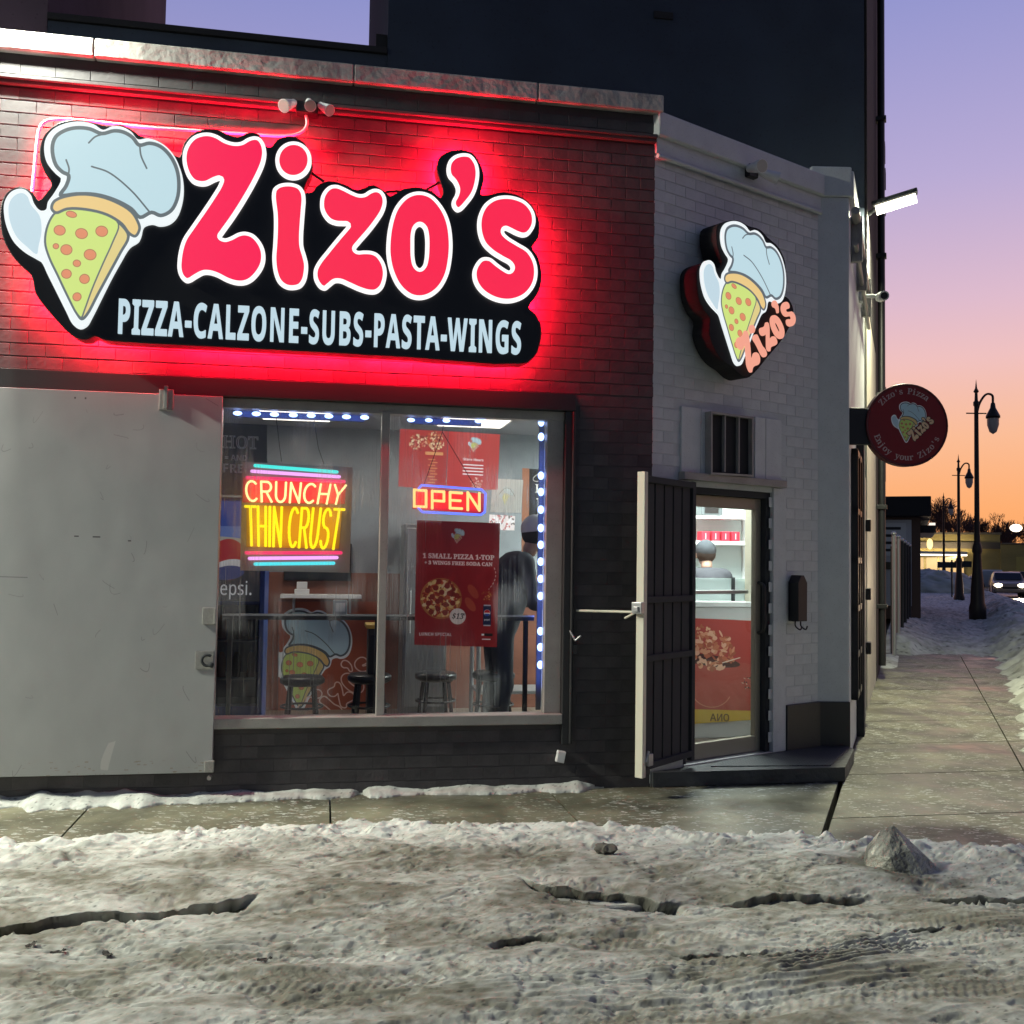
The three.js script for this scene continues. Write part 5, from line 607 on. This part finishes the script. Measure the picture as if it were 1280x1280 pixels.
function hFront(s, d) {
  shelf = 0;
  const e = edgeAt(s) + fbm(s * 1.7, 3.1, 4) * 0.16 + fbm(s * 7, d * 4, 3) * 0.07, x = d - e, k = 2.2 + Math.max(0, -2.7 - s) * 0.16;
  if (x < -0.06) return -0.05;
  const up = sst(-0.05, 0.2, x), road = sst(-0.05, 0.25, d - k);
  let h = -0.05 + up * (0.1 + 0.035 * fbm(s * 0.9, d * 1.6, 3)) + up * (1 - sst(0.25, 0.9, x)) * (0.015 + 0.06 * Math.max(0, fbm(s * 3.2, d * 4.5, 4))) - road * 0.035;
  const rough2 = 0.3 + 0.7 * sst(-0.2, 0.3, fbm(s * 0.9 - 3, d * 2 + 8, 2)), r = 1 - Math.abs(n2(s * 1.1 + d * 0.4, d * 4.2)), r2 = 1 - Math.abs(n2b(s * 2.6 - d, d * 9));
  h += up * (0.005 * Math.pow(r, 4) + 0.004 * rough2 * Math.pow(r2, 6)) * (0.35 + 0.65 * sst(0.3, 0.9, x));
  const rough = sst(-0.25, 0.35, fbm(s * 0.8 + 4, d * 2.1 - 6, 3) + 0.25 * (1 - sst(0.1, 0.5, x)) - 0.08); h += up * (0.0055 * fbm(s * 0.9, d * 4.5, 3) + rough * (0.0055 * fbm(s * 6, d * 9, 4) + 0.003 * n2(s * 33, d * 44) + 0.0018 * n2b(s * 75, d * 85)) + 0.0012 * n2(s * 2.5, d * 30));
  const chop = fbm(s * 2.2 + 11, d * 3.2, 3); if (chop > 0.12) h -= up * Math.min(0.01, (chop - 0.12) * 0.12) * (n2(s * 12, d * 20) > -0.2 ? 1 : 0.3);
  for (const [s0, d0, s1, d1, w, dep] of GOUGE) { const u = (s - s0) / (s1 - s0); if (u < -0.05 || u > 1.05) continue; const xd = d - lerp(d0, d1, u) + (0.05 * fbm(s * 2.2, dep * 90, 2) + 0.02 * n2(s * 9, dep * 40)); if (xd < -0.16 || xd > w) continue; const f = sst(-0.05, 0.12, u) * (1 - sst(0.85, 1.05, u)) * (0.8 + 0.35 * n2(s * 1.8, dep * 50)); const st = sst(-0.014, 0.016, xd); shelf += f * dep * (0.42 * sst(-0.16, -0.014, xd) * (1 - st) - 0.4 * st * (1 - sst(0.3 * w, w, xd))); h -= dep * f * st * Math.pow(1 - Math.max(0, xd) / w, 0.7); if (dep > 0.06) h += 0.03 * f * sst(0.5 * w, w, xd) * Math.max(0, n2(s * 22, d * 24)); }
  const tread = (c, L, W, ang, per, amp) => { const a = s - c[0], b = d - c[1], p = a * Math.cos(ang) + b * Math.sin(ang), q = -a * Math.sin(ang) + b * Math.cos(ang) + 0.06 * a * a; const m = (1 - sst(0.6, 1, Math.abs(p) / L)) * (1 - sst(0.7, 1, Math.abs(q) / W)); return m > 0 ? m * amp * Math.sin(q / per * 6.283 + n2(p * 5, q * 5)) : 0; };
  for (const [c, w] of [[2.78, 0.1], [3.02, 0.09], [3.5, 0.11]]) { const q = d - c - 0.07 * Math.sin(s * 0.8 + c) - 0.02 * n2(s, c), m = (1 - sst(0.75, 1.05, Math.abs(q) / w)) * sst(-0.35, 0.05, n2b(s * 0.7, c * 3)); if (m > 0) h += m * (-0.012 + 0.0045 * sst(-0.3, 0.3, Math.sin(s * 150 + Math.abs(q) * 90)) - 0.004 * (Math.abs(q) < w * 0.12 ? 1 : 0)); }
  h += tread(TR, 0.5, 0.13, -0.25, 0.034, 0.009) + tread(TR4, 0.9, 0.16, 0.03, 0.05, 0.006) + tread(TR5, 1.1, 0.12, -0.04, 0.045, 0.005) + tread(TR2, 0.8, 0.1, 0.02, 0.03, 0.004) + tread(TR3, 0.5, 0.07, 0.05, 0.028, 0.005);
  return h;
}
function sheetMesh(parent, name, nu, nv, pos, col, m, keep) {
  const P = new Float32Array((nu + 1) * (nv + 1) * 3), C = new Float32Array(P.length), U = new Float32Array((nu + 1) * (nv + 1) * 2), I = [];
  for (let j = 0; j <= nv; j++) for (let i = 0; i <= nu; i++) { const k = j * (nu + 1) + i, p = pos(i / nu, j / nv); P[3 * k] = p[0]; P[3 * k + 1] = p[1]; P[3 * k + 2] = p[2]; const c = col(p[3], p[4], p[1]); C[3 * k] = c[0]; C[3 * k + 1] = c[1]; C[3 * k + 2] = c[2]; U[2 * k] = p[0]; U[2 * k + 1] = p[2]; }
  for (let j = 0; j < nv; j++) for (let i = 0; i < nu; i++) { const a = j * (nu + 1) + i, b = a + 1, c = a + nu + 1, d = c + 1; if (keep && !keep(P, a, d)) continue; I.push(a, c, b, b, c, d); }
  const g = new THREE.BufferGeometry(); g.setAttribute('position', new THREE.BufferAttribute(P, 3)); g.setAttribute('color', new THREE.BufferAttribute(C, 3)); g.setAttribute('uv', new THREE.BufferAttribute(U, 2)); g.setIndex(I); g.computeVertexNormals(); return part(parent, name, g, m, null, true);
}
const snowBump = tex(512, 512, (u, v) => 0.5 + tn(u, v, 14, 6) * 0.7, false, 2.2);
const snowMat = mat(0xffffff, { vertexColors: true, roughness: 0.75, bumpMap: snowBump, bumpScale: 0.0035 });
const snowCol = (clean, s, d) => { // churned snow: grey-white crust with brown grit in patches
  const g = clamp(0.74 + 0.6 * fbm(s * 1.1, d * 2.2, 4) + 0.4 * fbm(s * 9, d * 13, 3) - clean), k = 1 + 0.08 * n2(s * 60, d * 60), gt = n2b(s * 45, d * 60) + 0.6 * n2(s * 14, d * 20) > 0.98 ? 0.3 : 1;
  return [lerp(0.56, 0.14, g) * k * gt, lerp(0.57, 0.133, g) * k * gt, lerp(0.53, 0.1, g) * k * gt];
};
{
  const g = thing('snow_bank', 'churned dirty snow bank and rutted road snow before the shop', 'snow', FW, [0, 0, 0], null, 'structure'), s0 = -7.4, s1 = 4.6, d0 = 0.55, d1 = 4.1;
  sheetMesh(g, 'snow_crust', 1120, 480, (u, v) => { const s = lerp(s0, s1, u), d = lerp(d0, d1, v), h = hFront(s, d), p = FA.world(s, h, d + shelf); return [p.x, p.y, p.z, s, d]; }, (s, d) => snowCol(0.7 * (1 - sst(0.15, 0.8, d - edgeAt(s))), s, d), snowMat, (P, a, d) => P[3 * a + 1] > -0.049 || P[3 * d + 1] > -0.049);
  const w = thing('wall_drift', 'thin lumpy drift of snow lying along the foot of the wall', 'snow', FW, [0, 0, 0], null, 'structure');
  const wid = s => lerp(0.34, 0.13, sst(-4.4, -2.6, s)) * (0.75 + 0.7 * fbm(s * 2.1, 5, 3)) * (1 - sst(-0.55, -0.38, s)) * (1 - 0.9 * sst(-2.12, -2.06, s) * (1 - sst(-2.04, -1.98, s)));
  sheetMesh(w, 'snow_crust', 680, 50, (u, v) => { const s = lerp(-6.9, -0.34, u), ww = Math.max(0.01, wid(s)), d = v * 0.6, x = 1 - d / ww, h = x > 0 ? Math.pow(x, 0.6) * (0.03 + 0.22 * ww * (0.7 + fbm(s * 2, d * 3, 2))) + 0.006 * fbm(s * 9, d * 12, 3) * Math.sqrt(x) : -0.04, p = FA.world(s, h - 0.004, d - 0.012); return [p.x, p.y, p.z, s, d]; }, (s, d) => snowCol(0.75, s, d + 7), snowMat, (P, a, d) => P[3 * a + 1] > -0.043 || P[3 * d + 1] > -0.043);
  const sb = thing('street_snow', 'ploughed snow ridge and snow covered pavement along the side street', 'snow', FW, [0, 0, 0], null, 'structure');
  sheetMesh(sb, 'snow_crust', 170, 900, (u, v) => {
    const t = -3.3 + 79 * Math.pow(v, 2.1), q = lerp(0.03, 7, u), ed = 1.34 + 0.045 * Math.max(0, t) + 0.22 * fbm(t * 0.9, 2, 3) + 0.1 * fbm(t * 5, q * 2, 3), x = q - ed, sh = FS.world(t, 0, q);
    let h = -0.05 + sst(-0.1, 0.75, x) * (0.4 + 0.14 * fbm(t * 0.8, q, 3)) * (1 - 0.95 * sst(3.6, 5.2, q)) - 0.12 * sst(4.2, 5.4, q);
    const cov = sst(10.6, 12.4, t + 0.5 * fbm(q * 2, 1, 2)); h += cov * (0.1 + 0.04 * fbm(t * 1.4, q * 2, 4)) * (1 - sst(4, 5, q)) + cov * 0.22 * (1 - sst(0.2, 1.1, q)) * (1 - sst(20, 23, t)); if (t < 10.6 && q < 0.5) h += 0.08 * sst(7.5, 8.6, t) * (1 - sst(0.15, 0.45, q));
    h += sst(-0.1, 0.3, Math.max(x, cov - 0.3)) * (0.035 * fbm(t * 3, q * 5, 4) + 0.012 * fbm(t * 11, q * 13, 3)); return [sh.x, h, sh.z, t, q];
  }, (t, q) => snowCol(0.5, t, q * 0.6), snowMat, (P, a, d) => P[3 * a + 1] > -0.045 || P[3 * d + 1] > -0.045);
}
{
  const p = gnd(1124, 1088, 0.02), g = thing('snow_chunk', 'angular chunk of dirty ice standing on the snow by the pavement', 'snow chunk', FW, [p.x, p.y, p.z]); g.off = [0, 0, 0];
  const hull = [[-0.17, -0.03, 0.06], [-0.19, -0.03, -0.04], [-0.05, -0.03, 0.15], [0.1, -0.03, 0.14], [0.23, -0.03, 0.05], [0.21, -0.03, -0.08], [0.0, -0.03, -0.14], [-0.14, -0.03, -0.11], [-0.16, 0.09, 0.03], [-0.15, 0.11, -0.05], [-0.05, 0.2, 0.0], [-0.02, 0.225, -0.03], [-0.08, 0.19, -0.05], [0.02, 0.13, 0.09], [-0.09, 0.1, 0.12], [0.12, 0.09, 0.05], [0.1, 0.11, -0.06], [0.17, 0.045, 0.02]].map(p => V(...p));
  const geo = new ConvexGeometry(hull), q = geo.attributes.position, C = []; for (let i = 0; i < q.count; i++) C.push(...snowCol(0.3, q.getX(i) * 2 + 20, q.getZ(i) * 2 + q.getY(i) * 3)); geo.setAttribute('color', new THREE.Float32BufferAttribute(C, 3));
  part(g, 'ice_lump', uvm(geo), mat(0xffffff, { map: tex(256, 256, (u, v) => { const k = 148 + 150 * tn(u, v, 3, 5), q = n2(u * 40, v * 40) > 0.7 ? 0.55 : 1; return [k * q, k * q, k * q * 0.93].map(z => clamp(z, 30, 225)); }, true, 2.5), roughness: 0.6, bumpMap: snowBump, bumpScale: 0.02 }));
  for (let k = 0; k < 9; k++) { const a = rnd() * 6.3, r = 0.2 + rnd() * 0.12, w = 0.012 + rnd() * 0.02; part(g, 'crumb', ball(Math.cos(a) * r, -0.01, Math.sin(a) * r, w, 1.3, 0.8, 1, 6), mat([0.35, 0.34, 0.3])); }
  const st = gnd(757, 1056, 0.1), s = thing('stone', 'small dark stone lying on the crest of the snow bank', 'stone', FW, [st.x, st.y - 0.02, st.z]); s.off = [0, 0, 0]; const sg = new THREE.IcosahedronGeometry(0.045, 3), sp = sg.attributes.position; for (let i = 0; i < sp.count; i++) { const k = 1 + 0.3 * n2(sp.getX(i) * 30, sp.getZ(i) * 30 + sp.getY(i) * 20); sp.setXYZ(i, sp.getX(i) * k * 1.3, sp.getY(i) * k * 0.6, sp.getZ(i) * k); } sg.computeVertexNormals(); part(s, 'stone_body', sg, mat([0.1, 0.09, 0.075]));
  for (const [a, b] of [[72, 1202], [134, 1206], [38, 1198], [330, 1222]]) { const o = sd(a, b, -0.03), c = FA.world(o[0], hFront(...o) + 0.006, o[1]), l = thing('leaf_scrap', 'dark wet leaf scrap frozen on the rutted road snow', 'leaf', FW, [c.x, c.y, c.z], 'leaf scraps on the snow'); l.off = [0, 0, 0]; const lg = new THREE.PlaneGeometry(0.06, 0.03, 8, 5).rotateX(-Math.PI / 2), lp = lg.attributes.position; for (let i = 0; i < lp.count; i++) { const x = lp.getX(i); lp.setY(i, 6 * x * x + 0.008 * n2(x * 60, lp.getZ(i) * 60) + 0.005); lp.setZ(i, lp.getZ(i) * (1 - Math.pow(Math.abs(x) / 0.032, 2) * 0.8)); } lg.computeVertexNormals(); const m = part(l, 'leaf', lg, mat([0.03, 0.025, 0.02], { side: THREE.DoubleSide })); l.rotation.y = rnd() * 3; }
}
// ---------------------------------------------------------------- down the side street
const FT = (t, q) => FS.world(t, 0, q);
{
  const g = thing('yard_fence', 'dark sheet fence with pale posts along the snowy pavement', 'fence', FS, [17, 0, 0.2]);
  for (let k = 0; k < 6; k++) { const t = 10.4 + k * 2.2; part(g, 'fence_panel', [uvm(rb(t + 0.06, t + 2.16, 0.05, 1.95, 0.14 + k * 0.05, 0.18 + k * 0.05, 0.01)), ...[0.4, 0.9, 1.4, 1.9].map(x => bb(t + x, t + x + 0.05, 0.1, 1.9, 0.181 + k * 0.05, 0.2 + k * 0.05))], M.steelDark); const p = part(g, 'fence_post', [rod([t, 0, 0.2 + k * 0.05], [t, 2.15, 0.2 + k * 0.05], 0.035)], k < 2 ? M.alu : M.steelDark); part(p, 'post_cap', ball(t, 2.17, 0.2 + k * 0.05, 0.045), M.alu); }
  const b = thing('small_shop', 'low dark roofed building with a white lettered board beyond the fence', 'building', FS, [27, 0, -2]), t0 = 24.2, t1 = 33, q1 = 0.75;
  part(b, 'wall', [bb(t0, t1, 0, 3.1, -6, q1)], mat([0.1, 0.06, 0.045])); part(b, 'roof', [rb(t0 - 0.3, t1 + 0.3, 3.101, 3.7, -6.2, q1 + 0.3, 0.03)], M.blackMatt); part(b, 'canopy', [rb(t0 + 3, t1 + 0.5, 2.7, 2.95, q1 + 0.001, q1 + 0.5, 0.02)], M.darkTrim); part(b, 'canopy_light', [bb(t0 + 3, t1 + 0.5, 2.951, 3.03, q1 + 0.3, q1 + 0.48)], glow(lin(255, 240, 225), 1.2));
  part(b, 'white_panel', [bb(t0 - 0.03, t0 - 0.002, 0.4, 3.0, -4.5, q1 - 0.25)], mat([0.5, 0.5, 0.52])); const sg = part(b, 'board', [bb(t0 - 0.07, t0 - 0.032, 1.9, 2.9, -2.2, q1 - 0.4)], mat([0.62, 0.62, 0.62]));
  for (let k = 0; k < 4; k++) part(sg, 'text_line', [bb(t0 - 0.078, t0 - 0.071, 2.7 - k * 0.22, 2.78 - k * 0.22, -1.4, q1 - 0.55 - (k % 2) * 0.25)], M.steelDark); part(sg, 'dark_strip', [bb(t0 - 0.076, t0 - 0.071, 1.5, 1.72, -2, q1 - 0.5)], M.black);
  const p = thing('utility_pole', 'thin dark pole with a bent arm behind the low roof', 'pole', FS, [30, 0, -1.2]); part(p, 'pole', [rod([30, 0, -1.2], [30, 6.4, -1.2], 0.05)], M.steelDark); part(p, 'arm', wire([[30.2, 3.5, -1.5], [30.2, 5.4, -1.5], [30.1, 5.5, -1.25]], 0.04), M.steelDark);
}
function streetLamp(px, py, Z, H, label) {
  const b = pz(px, py, Z), g = thing('street_lamp', label, 'street lamp', FW, [b.x, b.y, b.z], 'ornamental lamps along the street'); g.off = [0, 0, 0]; const m = mat([0.02, 0.014, 0.012], { roughness: 0.5 }), la = (pts, n = 16) => new THREE.LatheGeometry(pts.map(p => new THREE.Vector2(p[0], p[1] * H)), n);
  part(g, 'base', la([[0.001, -0.03], [0.24, -0.03], [0.24, 0.03], [0.2, 0.05], [0.18, 0.12], [0.13, 0.2], [0.11, 0.26], [0.14, 0.27], [0.135, 0.29], [0.09, 0.31]], 12), m); part(g, 'shaft', la([[0.09, 0.31], [0.075, 0.36], [0.06, 0.9], [0.085, 0.905], [0.085, 0.92], [0.05, 0.925], [0.04, 0.96]]), m); part(g, 'finial', la([[0.05, 0.96], [0.08, 0.965], [0.03, 0.98], [0.001, 1.02]]), m);
  part(g, 'arm', [tube([[0, 0.86 * H, 0], [0.12, 0.92 * H, 0], [0.32, 0.955 * H, 0], [0.48, 0.95 * H, 0], [0.5, 0.92 * H, 0]], 0.035, 24, 6), rod([-0.3, 0.87 * H, 0], [0.3, 0.87 * H, 0], 0.02)], m);
  const l = part(g, 'lantern', [la([[0.03, 0.92], [0.06, 0.915], [0.08, 0.895], [0.2, 0.86], [0.2, 0.85], [0.001, 0.85]]).translate(0.5, 0, 0)], m); part(l, 'globe', la([[0.17, 0.849], [0.165, 0.82], [0.1, 0.79], [0.001, 0.78]]).translate(0.5, 0, 0), mat([0.55, 0.5, 0.45], { roughness: 0.3 }));
}
streetLamp(1222, 768, 30.5, 6.9, 'tall dark ornamental street lamp on the ploughed ridge, largest of the row'); streetLamp(1199, 752, 48, 6.8, 'dark ornamental street lamp second along the street beyond the largest'); streetLamp(1180, 740, 70, 6.7, 'dark ornamental street lamp farthest along the street by the lit store');
{
  const b = pz(1190, 742, 52), g = thing('street_sign', 'dark street name blades on a thin pole between the lamps', 'sign', FW, [b.x, b.y, b.z]); g.off = [0, 0, 0]; part(g, 'pole', rod([0, -0.2, 0], [0, 1.7, 0], 0.04), M.steelDark); part(g, 'blade', [rb(-0.8, 0.65, 1.3, 1.6, -0.02, 0.02, 0.01).rotateY(0.2)], M.steelDark); part(g, 'blade', [rb(0.1, 0.9, 1.35, 1.65, -0.02, 0.02, 0.01).rotateY(-0.5).translate(0, 0, 0.06)], M.steelDark);
}
{ // far side of the crossing: beige store, its lit front
  const o = pz(1145, 730, 96), FF = new Frame(V(o.x, 0, o.z), -18), g = thing('beige_store', 'long beige flat roofed store with a lit white canopy across the crossing', 'store', FF, [5, 0, 0]), be = mat(0xffffff, { map: paintMap(168, 150, 96, 0.12), roughness: 0.8 });
  part(g, 'front_wall', [bb(-3, 7.2, 0, 4.6, -12, 0)], be); part(g, 'side_block', [bb(7.21, 40, 0, 3.7, -12, 0.2)], be); part(g, 'parapet', [rb(-3.1, 7.3, 4.601, 4.8, -12, 0.15, 0.03), rb(7.32, 40.1, 3.701, 3.85, -12, 0.35, 0.03)], mat([0.2, 0.17, 0.12])); part(g, 'fascia', [bb(-3, 7.2, 3.3, 3.9, 0.001, 0.15)], mat([0.12, 0.1, 0.08]));
  part(g, 'canopy', [rb(-3, 4.3, 2.75, 3.0, 0.002, 1.2, 0.03)], M.whitePlain); part(g, 'canopy_light', [bb(-3, 4.3, 2.6, 2.745, 0.9, 1.18)], glow(lin(255, 244, 220), 3)); rectLight(FF.world(0.6, 2.55, 1.05), V(0, -1, 0), 7, 0.3, lin(255, 235, 190), 45); rectLight(FF.world(1.2, 3.1, 1.1), FF.n.clone().negate().add(V(0, 0.7, 0)), 7, 0.2, lin(255, 235, 190), 26);
  for (let k = 0; k < 6; k++) { const x = -2.6 + k * 1.15, w = part(g, 'window', [bb(x, x + 1.02, 0.7, 2.5, 0.003, 0.06)], mat([0.2, 0.18, 0.14])); part(w, 'pane', bb(x + 0.06, x + 0.96, 0.76, 2.44, 0.061, 0.07), glow(lin(250, 200, 130), k % 2 ? 1.0 : 0.8)); }
  part(g, 'emblem_light', [ball(1.2, 3.7, 0.2, 0.4, 0.7, 1.3, 0.3)], glow(lin(255, 225, 150), 1.6)); for (const x of [8.5, 11]) part(g, 'door', [bb(x, x + 1.8, 0, 2.6, 0.201, 0.26)], mat(0xffffff, { map: paintMap(190, 172, 100, 0.1) }));
  const l = pz(1270, 660, 88), sl = thing('lot_light', 'lit white lot light on a pole before the beige store', 'street light', FW, [l.x + 0.8, 0, l.z]); sl.off = [0, 0, 0]; part(sl, 'pole', rod([0, 0, 0], [0, l.y + 1, 0], 0.09), M.steelDark); part(sl, 'arm', rod([0, l.y + 0.3, 0], [-0.8, l.y + 0.2, 0], 0.05), M.steelDark); part(sl, 'lamp_globe', ball(-0.8, l.y, 0, 0.42, 1.2, 0.8, 1), glow(lin(255, 240, 215), 4)); const pl = new THREE.PointLight(lin(255, 235, 205), 160); pl.position.set(l.x, l.y, l.z); pl.shadow.radius = 8; pl.castShadow = true; scene.add(pl);
}
function car(px, py, Z, turn, col, label, lit, snowy) { // a saloon built from a side profile; local +x is forward
  const b = pz(px, py, Z), g = thing('parked_car', label, 'car', FW, [b.x, -0.14, b.z], 'cars on the side street'); if (lit) g.name = numbered('oncoming_car'); g.off = [0, 0, 0]; g.rotation.y = turn; const pm = mat(col, { roughness: 0.3 });
  const prof = smooth([[2.2, 0.35], [2.25, 0.6], [2.1, 0.82], [1.2, 0.95], [0.95, 1.0], [0.35, 1.42], [-0.5, 1.48], [-1.3, 1.38], [-1.85, 1.0], [-2.2, 0.92], [-2.25, 0.6], [-2.2, 0.33], [-1.0, 0.26], [1.0, 0.26]], 4);
  const geo = extr(prof, -0.88, 0.88, [], 0.06), p = geo.attributes.position; for (let i = 0; i < p.count; i++) { const y = p.getY(i); if (y > 0.95) p.setZ(i, p.getZ(i) * (1 - (y - 0.95) * 0.36)); } geo.computeVertexNormals(); const bd = part(g, 'body', geo, pm);
  const gl = mat([0.015, 0.016, 0.02], { roughness: 0.08 }); part(g, 'windscreen', [bb(-0.005, 0.005, -0.34, 0.34, -0.7, 0.7).rotateZ(0.96).translate(0.7, 1.225, 0)], gl); part(g, 'rear_window', [bb(-0.005, 0.005, -0.26, 0.26, -0.66, 0.66).rotateZ(-0.95).translate(-1.62, 1.2, 0)], gl); for (const q of [1, -1]) part(g, 'side_window', [extr([[0.75, 1.02], [0.3, 1.36], [-1.2, 1.34], [-1.55, 1.02]], -0.005, 0.005).rotateX(0.3 * -q).translate(0, q * 0.0, q * 0.82)], gl);
  for (const x of [1.4, -1.4]) for (const q of [1, -1]) { const w = part(g, 'wheel', [new THREE.CylinderGeometry(0.33, 0.33, 0.22, 20).rotateX(Math.PI / 2).translate(x, 0.33, q * 0.8)], M.blackMatt); part(w, 'rim', [new THREE.CylinderGeometry(0.2, 0.2, 0.02, 16).rotateX(Math.PI / 2).translate(x, 0.33, q * 0.915)], M.alu); }
  for (const q of [1, -1]) part(g, 'headlight', ball(2.17, 0.66, q * 0.62, 0.2, 0.5, 0.8, 1.3), lit ? glow(lin(255, 238, 205), 9) : M.alu); for (const q of [1, -1]) part(g, 'tail_light', ball(-2.2, 0.75, q * 0.66, 0.12, 0.4, 0.8, 1.2), mat([0.3, 0.01, 0.01])); part(g, 'bumper', [rb(2.12, 2.3, 0.3, 0.5, -0.8, 0.8, 0.05)], pm); part(g, 'grille', [bb(2.2, 2.262, 0.5, 0.62, -0.4, 0.4)], M.black);
  if (snowy) part(g, 'roof_snow', [rb(-1.25, 0.25, 1.4, 1.56, -0.65, 0.65, 0.07), rb(1.0, 2.0, 0.86, 1.04, -0.7, 0.7, 0.08).rotateZ(-0.05)], mat([0.7, 0.7, 0.72]));
  if (lit) for (const q of [1, -1]) { const w = V(2.35, 0.66, q * 0.62).applyAxisAngle(V(0, 1, 0), turn).add(g.position), s = new THREE.SpotLight(lin(255, 225, 185), 260, 60, 0.5, 0.8); s.position.copy(w); s.target.position.copy(w.clone().add(V(10, -0.8, 0).applyAxisAngle(V(0, 1, 0), turn))); s.castShadow = true; scene.add(s, s.target); }
}
car(1259, 742, 62, -1.95, [0.3, 0.24, 0.2], 'pale car driving up the street with glowing headlights', true); car(1246, 728, 78, -0.2, [0.4, 0.4, 0.42], 'snow capped car parked behind the headlit car', false, true); car(1281, 730, 74, -0.3, [0.03, 0.03, 0.035], 'dark car at the road edge behind the headlights', false); car(1150, 742, 66, 0.1, [0.03, 0.03, 0.04], 'dark car parked by the lit snow pile', false, true);
{
  const b = pz(1166, 748, 62), g = thing('snow_pile', 'heap of ploughed snow lit yellow before the beige store', 'snow pile', FW, [b.x, -0.14, b.z]); g.off = [0, 0, 0]; const geo = new THREE.SphereGeometry(1, 48, 24, 0, 6.2832, 0, 1.6), p = geo.attributes.position, C = []; for (let i = 0; i < p.count; i++) { const x = p.getX(i), y = p.getY(i), z = p.getZ(i), k = 1 + 0.2 * fbm(x * 2 + y, z * 2, 4); p.setXYZ(i, x * 2.9 * k, Math.max(-0.1, y * 1.5 * k), z * 2 * k); C.push(...snowCol(0.6, x * 3, z * 3)); } geo.setAttribute('color', new THREE.Float32BufferAttribute(C, 3)); geo.computeVertexNormals(); part(g, 'snow_heap', geo, snowMat);
}
function bareTree(px, Z, H, label) {
  const b = pz(px, 720, Z), g = thing('bare_tree', label, 'tree', FW, [b.x, 0, b.z], 'bare trees behind the store'); g.off = [0, 0, 0]; const m = mat([0.1, 0.055, 0.045]), tr = [], br = [];
  const grow = (p, d, l, r, k) => { const q = p.clone().addScaledVector(d, l); (k > 5 ? tr : br).push(rod(p.toArray(), q.toArray(), r, r * 0.68, k > 3 ? 6 : 3, true)); if (!k) return; const n = k > 4 ? 3 : rnd() < 0.45 ? 3 : 2; for (let i = 0; i < n; i++) { const e = d.clone().add(V((rnd() - 0.5) * 1.5, (rnd() - 0.15) * 0.7, (rnd() - 0.5) * 1.5)).normalize(); grow(q, e, l * (0.68 + rnd() * 0.2), Math.max(0.024, r * 0.6), k - 1); } };
  grow(V(0, 0, 0), V(0, 1, 0), H * 0.22, H * 0.02, 7); part(g, 'trunk', tr, m); part(g, 'crown', br, m);
}
for (const [x, Z, H, l] of [[1150, 125, 9.5, 'bare tree over the lit canopy end'], [1166, 118, 10.5, 'broad bare tree behind the store parapet'], [1183, 128, 10, 'bare tree behind the second ornamental lamp'], [1207, 122, 9, 'bare tree between the two larger lamps'], [1235, 126, 9.5, 'bare tree above the low end of the store'], [1252, 120, 8, 'bare tree beyond the tall lamp'], [1268, 130, 8, 'bare tree behind the lit lot light'], [1290, 124, 8, 'bare tree at the end of the store roof']]) bareTree(x, Z, H, l);
renderer.render(scene, camera);
